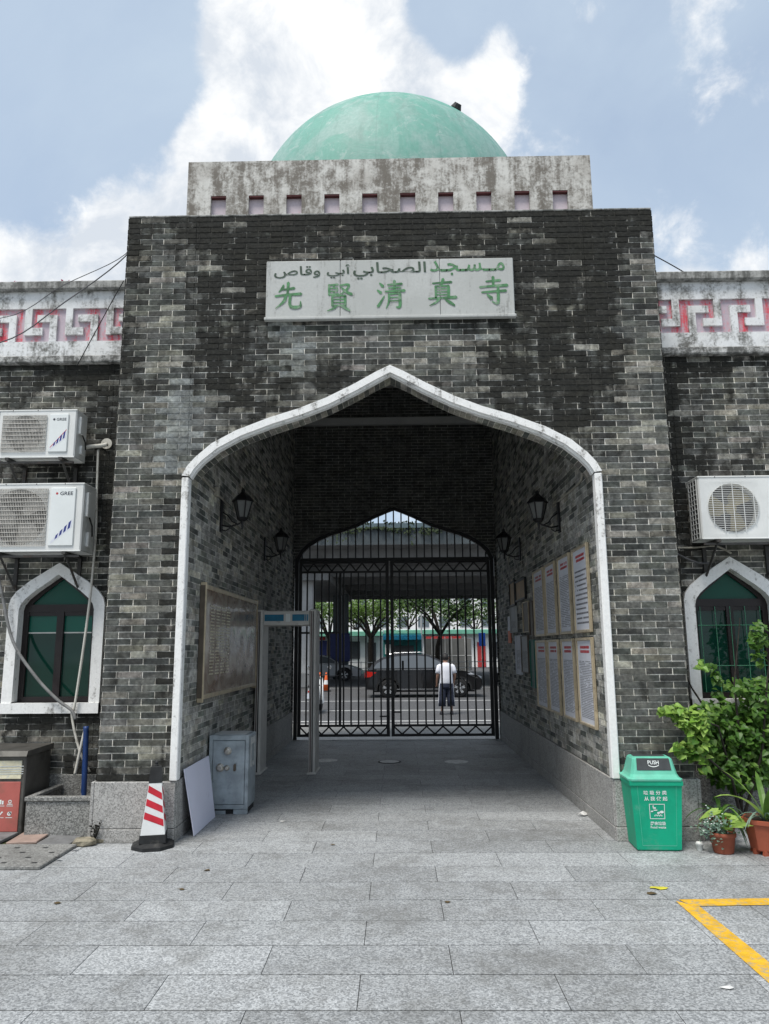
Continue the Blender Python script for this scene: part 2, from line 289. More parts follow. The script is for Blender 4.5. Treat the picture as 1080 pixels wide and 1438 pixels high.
# ------------------------------------------------------------------ builders
class MB:
    def __init__(s): s.v = []; s.f = []; s.c = []
    def add(s, vs, fs, c=None):
        k = len(s.v); s.v += [tuple(p) for p in vs]; s.f += [tuple(i+k for i in f) for f in fs]
        if c is not None: s.c += [c]*len(vs)
        return s
    def box(s, x0, x1, y0, y1, z0, z1):
        return s.add([(x0, y0, z0), (x1, y0, z0), (x1, y1, z0), (x0, y1, z0), (x0, y0, z1), (x1, y0, z1), (x1, y1, z1), (x0, y1, z1)],
                     [(0, 3, 2, 1), (4, 5, 6, 7), (0, 1, 5, 4), (1, 2, 6, 5), (2, 3, 7, 6), (3, 0, 4, 7)])
    def cbox(s, x0, x1, y0, y1, z0, z1, b=.006):
        "box with chamfered edges"
        ax = [(x0, x0+b, x1-b, x1), (y0, y0+b, y1-b, y1), (z0, z0+b, z1-b, z1)]
        P = {}; vs = []
        for i in range(4):
            for j in range(4):
                for k in range(4):
                    if sum(q in (0, 3) for q in (i, j, k)) == 1: P[i, j, k] = len(vs); vs.append((ax[0][i], ax[1][j], ax[2][k]))
        fs = []
        for e in (0, 3):
            for order in ((e, None, None), (None, e, None), (None, None, e)):
                q = []
                for a, b_ in ((1, 1), (2, 1), (2, 2), (1, 2)):
                    it = iter((a, b_)); q.append(P[tuple(o if o is not None else next(it) for o in order)])
                fs.append(tuple(q))
        def near(i): return 0 if i == 1 else 3
        for (a, b_) in ((0, 1), (0, 2), (1, 2)):
            c = 3-a-b_
            for ia in (1, 2):
                for ib in (1, 2):
                    q = []
                    for ic, first in ((1, True), (2, False)):
                        p1 = [0]*3; p1[a] = near(ia); p1[b_] = ib; p1[c] = ic
                        p2 = [0]*3; p2[a] = ia; p2[b_] = near(ib); p2[c] = ic
                        q += [P[tuple(p1)], P[tuple(p2)]] if first else [P[tuple(p2)], P[tuple(p1)]]
                    fs.append(tuple(q))
        for i in (1, 2):
            for j in (1, 2):
                for k in (1, 2): fs.append((P[near(i), j, k], P[i, near(j), k], P[i, j, near(k)]))
        return s.add(vs, fs)
    def prism(s, poly, axis, a, b):
        "poly of 2D points extruded along axis from a to b"
        n = len(poly); vs = []
        for t in (a, b):
            for p in poly:
                vs.append((t, p[0], p[1]) if axis == 0 else (p[0], t, p[1]) if axis == 1 else (p[0], p[1], t))
        return s.add(vs, [tuple(range(n)), tuple(range(2*n-1, n-1, -1))]+[(i, (i+1) % n, n+(i+1) % n, n+i) for i in range(n)])
    def tube(s, pts, r, n=8, cap=True, closed=False):
        P = [Vector(p) for p in pts]; rs = r if isinstance(r, (list, tuple)) else [r]*len(P); vs = []; ref = None
        for i, p in enumerate(P):
            t = (P[min(i+1, len(P)-1)]-P[max(i-1, 0)])
            if t.length < 1e-9: t = Vector((0, 0, 1))
            t.normalize()
            if ref is None: ref = Vector((0, 0, 1)) if abs(t.z) < .9 else Vector((1, 0, 0))
            a = t.cross(ref); a = a.normalized() if a.length > 1e-6 else t.orthogonal().normalized(); b = t.cross(a); ref = -b if False else ref
            for k in range(n):
                q = 2*math.pi*k/n; vs.append(p+(a*math.cos(q)+b*math.sin(q))*rs[i])
        fs = [(i*n+k, i*n+(k+1) % n, (i+1)*n+(k+1) % n, (i+1)*n+k) for i in range(len(P)-1) for k in range(n)]
        if cap: fs += [tuple(range(n-1, -1, -1)), tuple((len(P)-1)*n+k for k in range(n))]
        return s.add(vs, fs)
    def lathe(s, prof, n=24, c=(0, 0, 0), axis=2, cap=True):
        vs = []
        for r, h in prof:
            for k in range(n):
                q = 2*math.pi*k/n; a, b = r*math.cos(q), r*math.sin(q)
                p = (a, b, h) if axis == 2 else (a, h, b) if axis == 1 else (h, a, b)
                vs.append((p[0]+c[0], p[1]+c[1], p[2]+c[2]))
        fs = [(i*n+k, i*n+(k+1) % n, (i+1)*n+(k+1) % n, (i+1)*n+k) for i in range(len(prof)-1) for k in range(n)]
        if cap:
            if prof[0][0] > 1e-4: fs.append(tuple(range(n-1, -1, -1)))
            if prof[-1][0] > 1e-4: fs.append(tuple((len(prof)-1)*n+k for k in range(n)))
        return s.add(vs, fs)
    def frustum(s, w0, d0, w1, d1, z0, z1, c=(0, 0)):
        x, y = c
        vs = [(x+a*w, y+b*d, z) for (w, d, z) in ((w0/2, d0/2, z0), (w1/2, d1/2, z1)) for a, b in ((-1, -1), (1, -1), (1, 1), (-1, 1))]
        return s.add(vs, [(0, 3, 2, 1), (4, 5, 6, 7), (0, 1, 5, 4), (1, 2, 6, 5), (2, 3, 7, 6), (3, 0, 4, 7)])
    def loft(s, rings, cap=True):
        n = len(rings[0]); vs = [p for r in rings for p in r]
        fs = [(i*n+k, i*n+(k+1) % n, (i+1)*n+(k+1) % n, (i+1)*n+k) for i in range(len(rings)-1) for k in range(n)]
        if cap: fs += [tuple(range(n-1, -1, -1)), tuple((len(rings)-1)*n+k for k in range(n))]
        return s.add(vs, fs)
    def mesh(s, name, mat, smooth=False):
        m = bpy.data.meshes.new(name); m.from_pydata(s.v, [], s.f); m.update()
        if s.c and len(s.c) == len(s.v):
            a = m.attributes.new('col', 'FLOAT_COLOR', 'POINT'); a.data.foreach_set('color', np.array(s.c, dtype=np.float32).ravel())
        m.materials.append(MAT[mat])
        if smooth: m.shade_smooth()
        return m
    def build(s, name, mat, parent=None, smooth=False, loc=None, fix=True):
        m = s.mesh(name, mat, smooth)
        if fix and not s.c:
            import bmesh
            b = bmesh.new(); b.from_mesh(m); bmesh.ops.recalc_face_normals(b, faces=b.faces); b.to_mesh(m); b.free()
        return link(name, m, parent, loc)
def link(name, mesh, parent=None, loc=None):
    o = bpy.data.objects.new(name, mesh); COL.objects.link(o)
    if parent: o.parent = parent
    if loc: o.location = loc
    return o
def smooth_angle(o, deg=35):
    o.data.shade_smooth()
    try: o.data.set_sharp_from_angle(angle=R(deg))
    except Exception: pass
    return o
def thing(name, label, cat, loc=(0, 0, 0), rz=0, group=None):
    o = bpy.data.objects.new(name, None); COL.objects.link(o); o.location = loc; o.rotation_euler = (0, 0, rz); o.empty_display_size = .1
    return tag(o, label, cat, group)
def tag(o, label, cat, group=None):
    o['label'] = label; o['category'] = cat; o['kind'] = 'thing'
    if group: o['group'] = group
    return o
def structure(o): o['kind'] = 'structure'; return o
def stuff(o): o['kind'] = 'stuff'; return o
def copy_tree(o, parent=None, loc=None, rz=None, label=None):
    c = o.copy(); COL.objects.link(c)
    if parent: c.parent = parent
    if loc is not None: c.location = loc
    if rz is not None: c.rotation_euler = (0, 0, rz)
    if label: c['label'] = label
    for ch in list(o.children): copy_tree(ch, c)
    return c
def text_mb(body, bold=0, depth=.0):
    c = bpy.data.curves.new('t', 'FONT'); c.body = body; c.offset = bold; c.resolution_u = 2
    o = bpy.data.objects.new('t', c); COL.objects.link(o)
    m = bpy.data.meshes.new_from_object(o.evaluated_get(bpy.context.evaluated_depsgraph_get()))
    vs = [(v.co.x, v.co.y) for v in m.vertices]; fs = [tuple(p.vertices) for p in m.polygons]
    bpy.data.objects.remove(o); bpy.data.curves.remove(c); bpy.data.meshes.remove(m)
    xs = [v[0] for v in vs] or [0, 1]; ys = [v[1] for v in vs] or [0, 1]
    return vs, fs, (min(xs), max(xs), min(ys), max(ys))
def text_on(body, w, h, fn, bold=0, name='lettering', mat='ink_dark', parent=None, mbx=None, at=(0, 0)):
    "text fitted in w x h, centred at 'at' of a 2D plane; fn maps (u, v) to 3D"
    vs, fs, (x0, x1, y0, y1) = text_mb(body, bold)
    sx = w/(x1-x0) if w else h/(y1-y0); sy = h/(y1-y0) if h else sx
    pts = [fn((x-(x0+x1)/2)*sx+at[0], (y-(y0+y1)/2)*sy+at[1]) for x, y in vs]
    mb = mbx or MB(); mb.add(pts, fs)
    return mb if mbx else mb.build(name, mat, parent, fix=False)

# ------------------------------------------------------------------ brick walls
PITCH_Z, PITCH_U, JOINT = .0595, .2385, .0082
def half_clip(poly, ax, lim, keep_less):
    out = []
    for i in range(len(poly)):
        a, b = poly[i-1], poly[i]; ia = (a[ax] <= lim) == keep_less or a[ax] == lim; ib = (b[ax] <= lim) == keep_less or b[ax] == lim
        if ia != ib:
            t = (lim-a[ax])/(b[ax]-a[ax]); out.append((a[0]+(b[0]-a[0])*t, a[1]+(b[1]-a[1])*t))
        if ib: out.append(b)
    r = []
    for p in out:
        if not r or abs(p[0]-r[-1][0])+abs(p[1]-r[-1][1]) > 1e-4: r.append(p)
    if len(r) > 1 and abs(r[0][0]-r[-1][0])+abs(r[0][1]-r[-1][1]) < 1e-4: r.pop()
    return r
def clip_rect(a, b, za, zb, holes):
    cuts = [a]+sorted(c for h in holes for c in (h['c']-h['w'], h['c']+h['w']) if a+1e-4 < c < b-1e-4)+[b]; out = []
    for p, q in zip(cuts[:-1], cuts[1:]):
        hs = [h for h in holes if abs((p+q)/2-h['c']) < h['w']]
        if not hs: out.append([(p, za), (q, za), (q, zb), (p, zb)]); continue
        h = hs[0]
        if za < h['bottom']-.003: out.append([(p, za), (q, za), (q, min(zb, h['bottom'])), (p, min(zb, h['bottom']))])
        K = 6; us = [p+(q-p)*i/K for i in range(K+1)]
        poly = [(u, h['top'](u)) for u in us]+[(q, 50), (p, 50)]
        poly = half_clip(half_clip(poly, 1, zb, True), 1, za, False)
        if len(poly) > 2: out.append(poly)
    return [o for o in out if len(o) > 2 and abs(sum(o[i-1][0]*o[i][1]-o[i][0]*o[i-1][1] for i in range(len(o))))/2 > 4e-5]
def profile(pts):
    "piecewise linear height of a symmetric arch given as (distance from centre, z)"
    P = sorted(pts)
    def f(d):
        d = abs(d)
        for (x0, z0), (x1, z1) in zip(P[:-1], P[1:]):
            if d <= x1: return z0+(z1-z0)*(d-x0)/(x1-x0+1e-9)
        return P[-1][1]
    return f
def jig(): return random.random()-.5
def brick_wall(O, U, N, u0, u1, z0, z1, holes, tone, out, back, proud=.006, stretch=0, skip=None):
    O, U, N = Vector(O), Vector(U), Vector(N); Zv = Vector((0, 0, 1))
    rows = int(round((z1-z0)/PITCH_Z)); pz = (z1-z0)/rows
    for i in range(rows):
        za, zb = z0+i*pz, z0+(i+1)*pz; off = (i % 2)*PITCH_U/2 + stretch
        k = math.floor((u0-off)/PITCH_U)
        while off+k*PITCH_U < u1:
            a, b = max(u0, off+k*PITCH_U), min(u1, off+(k+1)*PITCH_U); k += 1
            if b-a < .012: continue
            ctr = O+U*((a+b)/2)+Zv*((za+zb)/2)
            colr, mort = tone(ctr)
            for poly in clip_rect(a, b, za, zb, holes):
                back.add([O+U*p[0]+Zv*p[1] for p in poly], [tuple(range(len(poly)))], mort)
            if skip and skip(ctr): continue
            j = JOINT/2; ja = 0 if a == u0 else j; jb = 0 if b == u1 else j
            for poly in clip_rect(a+ja, b-jb, za+j+jig()*.002, zb-j+jig()*.002, holes):
                n = len(poly); cx = sum(p[0] for p in poly)/n; cz = sum(p[1] for p in poly)/n
                d = proud+jig()*.004; t1, t2 = jig()*.006, jig()*.02
                fr, bk = [], []
                for p in poly:
                    du, dz = cx-p[0], cz-p[1]; L = math.hypot(du, dz)+1e-9; e = min(.0022, L*.3)
                    q = (p[0]+du/L*e*1.4, p[1]+math.copysign(min(e*.8, abs(dz)*.4), dz))
                    fr.append(O+U*q[0]+Zv*q[1]+N*(d+du*t1+dz*t2)); bk.append(O+U*p[0]+Zv*p[1])
                fs = [tuple(range(n))]+[(q, n+q, n+(q+1) % n, (q+1) % n) for q in range(n)]
                pp = [pix(v) for v in fr]
                ar = abs(sum(pp[i_-1][0]*pp[i_][1]-pp[i_][0]*pp[i_-1][1] for i_ in range(n)))/2
                ins = all(0 <= x <= 1080 and 0 <= y <= 1438 for x, y in pp)
                out.append((ar if ins else 0, fr+bk, fs, colr))
BT = [((.034, .036, .034), .18), ((.054, .058, .054), .25), ((.084, .088, .080), .27), ((.118, .119, .105), .16), ((.17, .163, .138), .09), ((.26, .248, .215), .05)]
def pick(shift=0.):
    r = random.random()+shift; r = min(max(r, 0), .999); s = 0
    for c, w in BT:
        s += w
        if r < s: break
    k = .85+.3*random.random(); return tuple((x*.84+y)*k*(1+.06*jig()) for x, y in zip(c, (.0145, .0152, .0142)))
def stain_tone(base, blobs, shift=0., mort=(.60, .58, .53), washes=()):
    def f(P):
        px, py = pix(P); s = base(px, py)
        for bx, by, rx, ry, v in blobs:
            q = ((px-bx)/rx)**2+((py-by)/ry)**2
            if q < 4: s += v*math.exp(-q)
        s = max(0, min(1.1, s)); b = max(0, min(1.2, s+jig()*.26))
        k = .8+.4*random.random()
        for bx, by, rx, ry in washes:
            if ((px-bx)/rx)**2+((py-by)/ry)**2 < 1+jig()*.7: g = .8+.4*random.random(); return (.20*g, .213*g, .208*g, .12+.3*random.random()), (.38, .39, .38, .2)
        if s > .6 and random.random() < .028: g = .5+.7*random.random(); return (.21*g, .205*g, .18*g, .15+.4*random.random()), (*[m*k for m in mort], .5)
        return (*pick(shift+(.12 if s < .35 else 0)), b), (*[m*k for m in mort], min(1, s*.9))
    return f
def ramp(x, pts):
    for (a, va), (b, vb) in zip(pts[:-1], pts[1:]):
        if x <= b: return va+(vb-va)*max(0, min(1, (x-a)/(b-a)))
    return pts[-1][1]
front_tone = stain_tone(lambda px, py: ramp(py, [(300, 1.0), (340, .90), (540, .87), (660, .40), (800, .32), (1050, .30), (1100, .55)]),
    [(230, 430, 42, 100, -.70), (250, 600, 34, 70, -.95), (195, 640, 40, 120, -.45), (535, 480, 80, 36, -1.0), (420, 490, 46, 36, -.45), (640, 500, 50, 34, -.5), (590, 560, 60, 26, -.5), (495, 560, 60, 20, -.3),
     (912, 500, 26, 120, -.95), (895, 640, 50, 90, -.5), (900, 375, 20, 30, -.5), (440, 357, 34, 5, -.9), (650, 356, 22, 5, -.9), (800, 490, 50, 40, -.1), (735, 450, 24, 60, -.22), (385, 520, 34, 60, -.2), (246, 860, 12, 220, .45), (250, 720, 14, 80, .4), (238, 1010, 12, 80, .3), (820, 600, 40, 40, .2), (170, 1090, 60, 10, .3), (190, 860, 60, 60, .05)], washes=[(256, 585, 26, 60), (240, 640, 22, 30), (418, 505, 16, 30), (400, 470, 22, 16), (690, 470, 14, 12)])
wing_tone = stain_tone(lambda px, py: ramp(py, [(500, .78), (540, .62), (650, .5), (900, .34), (1000, .55), (1100, .6)]),
    [(152, 700, 16, 500, .5), (50, 560, 70, 20, -.15), (110, 530, 50, 12, .3), (20, 830, 40, 60, -.2), (60, 1010, 60, 20, .35), (948, 680, 22, 200, .5), (1035, 580, 60, 50, -.42), (1050, 650, 40, 16, .25), (990, 520, 40, 10, .3), (1060, 780, 40, 20, -.25), (60, 660, 90, 20, .35)], .05)
def passage_tone(P):
    s = ramp(P.z, [(.4, .16), (2.6, .12), (3.4, .26), (5, .34)]); b = s+jig()*.3  # base soot, plus upper-wall shade painted in as extra dark with height
    k = .8+.4*random.random(); m = (.48*k, .475*k, .445*k)
    c = tuple(x*.72 for x in m) if random.random() < .5 else tuple(x*2.0 for x in pick(.1))
    return (*c, b), (*m, s*.6)
def back_tone(P):
    b = .12+jig()*.3; k = .8+.4*random.random(); return (.075*k, .078*k, .073*k, b), (.34, .34, .32, .1)

def emit_bricks(pieces, limit, parent_for, stuff_parent):
    pieces.sort(key=lambda p: -p[0]); rest = MB()
    for i, (ar, vs, fs, c, par) in enumerate(pieces):
        if i < limit and ar > 0:
            mb = MB(); o0 = Vector(vs[0]); mb.add([Vector(v)-o0 for v in vs], fs, c); mb.build('brick', 'brick', par, loc=o0)
        else: rest.add(vs, fs, c)
    stuff(rest.build('brickwork', 'brick', stuff_parent))

# ------------------------------------------------------------------ gatehouse
W, HT, ZP, WI, YG = 2.63, 5.953, .508, 1.935, 7.35
gate_house = thing('gatehouse', 'tall grey brick mosque gatehouse with pointed archway and pale green dome', 'gatehouse')
A_OUT = [(1.972, .5), (1.972, 3.262), (1.925, 3.352), (1.85, 3.440), (1.70, 3.572), (1.47, 3.698), (1.15, 3.822), (.88, 3.906), (.61, 4.014), (.34, 4.150), (.14, 4.264), (0, 4.332)]
A_IN = [(1.902, .5), (1.902, 3.252), (1.858, 3.328), (1.786, 3.408), (1.644, 3.525), (1.43, 3.642), (1.126, 3.758), (.856, 3.844), (.586, 3.949), (.324, 4.082), (.132, 4.191), (0, 4.259)]
mid = [((a[0]+b[0])/2, (a[1]+b[1])/2) for a, b in zip(A_OUT, A_IN)]
ftop = profile([m for m in mid[1:]])
front_hole = dict(c=0, w=mid[1][0], top=ftop, bottom=-9)
fw_back = MB(); pcs = []
brick_wall((0, 0, 0), (1, 0, 0), (0, -1, 0), -W, W, ZP, HT, [front_hole], front_tone, pcs, fw_back, skip=lambda P: abs(P.x) < 1.07 and 4.88 < P.z < 5.37)
front_wall = fw_back.build('front_wall', 'brick', gate_house)
allp = [(*p, front_wall) for p in pcs]
# pier outer sides
sb = MB(); pcs = []
for sgn in (-1, 1):
    brick_wall((sgn*W, 0, 0), (0, sgn, 0), (sgn, 0, 0), *((-.9, 0) if sgn < 0 else (0, .9)), ZP, HT, [], wing_tone, pcs, sb)
side_faces = sb.build('pier_side', 'brick', gate_house); allp += [(0, *p[1:], side_faces) for p in pcs]
# passage side walls, back wall
pw = []
for sgn in (-1, 1):
    b = MB(); pcs = []
    brick_wall((sgn*WI, 0, 0), (0, -sgn, 0), (-sgn, 0, 0), *((.05, YG) if sgn < 0 else (-YG, -.05)), ZP, 5.9, [], passage_tone, pcs, b, proud=.004)
    brick_wall((sgn*WI, 0, 0), (0, -sgn, 0), (-sgn, 0, 0), *((.7, YG) if sgn < 0 else (-YG, -.7)), 5.9, 6.75, [], passage_tone, pcs, b, proud=.004)
    o = b.build('passage_wall', 'brick', gate_house); pw.append(o); allp += [(p[0]*.75, *p[1:], o) for p in pcs]
B_TOP = [(1.90, 3.33), (1.80, 3.52), (1.69, 3.63), (1.5, 3.75), (1.28, 3.845), (1.0, 3.93), (.73, 4.02), (.387, 4.19), (.15, 4.29), (0, 4.345)]
b = MB(); pcs = []
brick_wall((0, YG, 0), (1, 0, 0), (0, -1, 0), -WI, WI, 0.0, 6.75, [dict(c=0, w=1.90, top=profile(B_TOP), bottom=-9)], back_tone, pcs, b, proud=.004)
back_wall = b.build('back_wall', 'brick', gate_house); allp += [(0, *p[1:], back_wall) for p in pcs]
# brick-lined soffit of the front arch
def curve_pts(P, step):
    Q = [Vector((p[0], p[1])) for p in P]; L = [0]
    for a, b_ in zip(Q[:-1], Q[1:]): L.append(L[-1]+(b_-a).length)
    n = max(2, int(round(L[-1]/step))); res = []
    for k in range(n+1):
        d = L[-1]*k/n; i = 0
        while i < len(Q)-2 and L[i+1] < d: i += 1
        t = (d-L[i])/(L[i+1]-L[i]); res.append(Q[i].lerp(Q[i+1], t))
    return res
SOF = [(WI-.006, 3.10)]+[(x+.022, z+.016) for x, z in A_IN[1:-1]]+[(0, A_IN[-1][1]+.02)]
cp_ = curve_pts(SOF, .06); sm = MB()
for sgn in (-1, 1):
    for a, b_ in zip(cp_[:-1], cp_[1:]):
        t = (b_-a).normalized()*.0035; a2, b2 = a+t, b_-t
        c = (*[x*1.25 for x in pick(.34)], .05+.2*random.random())
        fr = [Vector((sgn*p.x, y, p.y)) for p, y in ((a2, .035), (b2, .035), (b2, .345), (a2, .345))]
        nrm = Vector((-sgn*(b_-a).y, 0, (b_-a).x)).normalized()
        if nrm.z > 0: nrm = -nrm
        fr = [p+nrm*.004 for p in fr]; bk = [p-nrm*.02 for p in fr]
        fs = [(0, 1, 2, 3) if sgn < 0 else (3, 2, 1, 0)]+[(q, 4+q, 4+(q+1) % 4, (q+1) % 4) for q in range(4)]
        allp.append((0, fr+bk, fs, c, None))
        sm.add([(sgn*a.x, .02, a.y), (sgn*b_.x, .02, b_.y), (sgn*b_.x, .36, b_.y), (sgn*a.x, .36, a.y)], [(0, 1, 2, 3)], (.55, .53, .48, .0))
sm.build('arch_soffit', 'brick', gate_house)
emit_bricks(allp, 300, None, gate_house)
# solid core behind the facing
core = MB()
for sgn in (-1, 1):
    x0, x1 = sorted((sgn*(WI+.012), sgn*(W-.012))); core.box(x0, x1, .012, 7.6, 0, HT-.01)
cpo = [(-WI-.012, 3.12)]+[(-p.x-.004, p.y+.012) for p in cp_]+[(p.x+.004, p.y+.012) for p in reversed(cp_[:-1])]+[(WI+.012, 3.12), (WI+.012, HT-.01), (-WI-.012, HT-.01)]
core.prism(cpo, 1, .012, .36)
bt = [(p[0], p[1]+.012) for p in B_TOP]
core.prism([(-WI-.012, 3.0), (-1.912, 3.0)]+[(-p[0]-.01, p[1]) for p in bt[:-1]]+[(0, bt[-1][1])]+[(p[0]+.01, p[1]) for p in reversed(bt[:-1])]+[(1.912, 3.0), (WI+.012, 3.0), (WI+.012, 6.76), (-WI-.012, 6.76)], 1, YG+.012, 7.6)
core.box(-W+.015, W-.015, .36, .56, HT-.25, HT-.014)
core.build('wall_core', 'core', gate_house)
MB().box(-WI-.09, WI+.09, .67, 7.43, 6.75, 6.84).build('ceiling', 'ceiling', gate_house)
MB().box(-WI+.003, WI-.003, YG-.10, YG-.002, 5.97, 6.11).build('ceiling_beam', 'ceiling', gate_house)
# roof edge capping course
for k in range(22):
    w = 2*W/22; MB().cbox(-W+k*w+.002, -W+(k+1)*w-.002, -.012, .22, HT+.001, HT+.018, .004).build('coping_tile', 'coping', gate_house)
# arch trim: two jambs and the curved head
for sgn in (-1, 1):
    x0, x1 = sorted((sgn*1.902, sgn*1.972)); MB().cbox(x0, x1, -.045, .055, .512, 3.245, .008).build('arch_trim', 'white_trim', gate_house)
o2 = [p for p in A_OUT[1:]]; i2 = [p for p in A_IN[1:]]
th = MB(); outer = [(-x, z) for x, z in o2]+[(x, z) for x, z in reversed(o2[:-1])]; inner = [(-x, z) for x, z in i2]+[(x, z) for x, z in reversed(i2[:-1])]
for (a, b_, c, d) in zip(outer[:-1], outer[1:], inner[1:], inner[:-1]):
    q = [(a[0], -.047, a[1]), (b_[0], -.047, b_[1]), (c[0], -.047, c[1]), (d[0], -.047, d[1]), (a[0], .055, a[1]), (b_[0], .055, b_[1]), (c[0], .055, c[1]), (d[0], .055, d[1])]
    th.add(q, [(3, 2, 1, 0), (4, 5, 6, 7), (0, 1, 5, 4), (2, 3, 7, 6)])
th.build('arch_trim', 'white_trim', gate_house)
# a second thin fillet behind the white band
tf = MB(); in2 = [(x-.012 if x > .05 else 0, z-.014) for x, z in i2]; inn2 = [(-x, z) for x, z in in2]+[(x, z) for x, z in reversed(in2[:-1])]
for (a, b_, c, d) in zip(inner[:-1], inner[1:], inn2[1:], inn2[:-1]):
    tf.add([(a[0], -.012, a[1]), (b_[0], -.012, b_[1]), (c[0], -.012, c[1]), (d[0], -.012, d[1]), (c[0], .054, c[1]), (d[0], .054, d[1])], [(3, 2, 1, 0), (2, 3, 5, 4)])
tf.build('arch_fillet', 'white_trim', gate_house)
# granite plinth
pl = MB()
for sgn in (-1, 1):
    x0, x1 = sorted((sgn*1.925, sgn*2.645)); pl.box(x0, x1, -.012, 7.3, -.1, .496)
plinth = pl.build('plinth', 'core', gate_house)
for sgn in (-1, 1):
    for z0, z1, e in ((0, .113, .004), (.117, .506, 0)):
        x0, x1 = sorted((sgn*(1.917-e), sgn*(2.66+e)))
        MB().cbox(x0+(.03 if sgn < 0 else .0), x1-(.03 if sgn > 0 else .0), -.035-e, -.008, z0, z1, .005).build('plinth_slab', 'granite_plinth', plinth)
        xo0, xo1 = sorted((sgn*(2.632+e), sgn*(2.662+e))); MB().cbox(xo0, xo1, -.035-e, .75, z0, z1, .005).build('plinth_slab', 'granite_plinth', plinth)
        ys = [-.006, 1.15, 2.4, 3.65, 4.9, 6.15, YG-.01]
        for a, b_ in zip(ys[:-1], ys[1:]):
            xi0, xi1 = sorted((sgn*(1.908-e), sgn*1.93)); MB().cbox(xi0, xi1, a+.002, b_-.002, z0, z1, .004).build('plinth_slab', 'granite_plinth', plinth)
# drum block with niches, roof, dome
dr = MB(); YD, HD = .5, 6.93
nx = [-1.856+.41245*i for i in range(10)]
xs = [-2.2]+[v for n in nx for v in (n-.083, n+.083)]+[2.2]
for i in range(0, len(xs), 2): dr.box(xs[i], xs[i+1], YD, YD+.16, 5.95, 6.515)
dr.box(-2.2, 2.2, YD, YD+.16, 6.515, HD); dr.box(-2.2, -2.04, YD+.16, 7.6, 5.95, HD); dr.box(2.04, 2.2, YD+.16, 7.6, 5.95, HD); dr.box(-2.04, 2.04, 7.44, 7.6, 6.85, HD); dr.box(-2.04, 2.04, YD+.16, 7.44, 6.86, HD-.01)
drum = dr.build('drum', 'drum_render', gate_house)
for n in nx:
    MB().box(n-.09, n+.09, YD+.055, YD+.08, 5.95, 6.52).build('niche_panel', 'niche_paint', drum)
    MB().box(n-.082, n+.082, YD+.004, YD+.054, 6.498, 6.514).build('niche_head', 'niche_top', drum)
YC, ZC, RD = 2.7, 7.06, 1.94
prof = [(RD*1.0, HD-.02-ZC)]+[(RD*math.cos(R(a)), RD*math.sin(R(a))) for a in range(0, 90, 3)]+[(.001, RD)]
dome = MB().lathe(prof, 72, (0, YC, ZC)).build('dome', 'dome_paint', gate_house, True)
d = Vector((.443, -.567, .695)).normalized(); st = Vector((0, YC, ZC))+d*(RD-.02)
MB().tube([st, st+d*.03, st+d*.06, st+d*.085], [.07, .07, .055, .045], 10).build('dome_stub', 'rubber_black', dome)

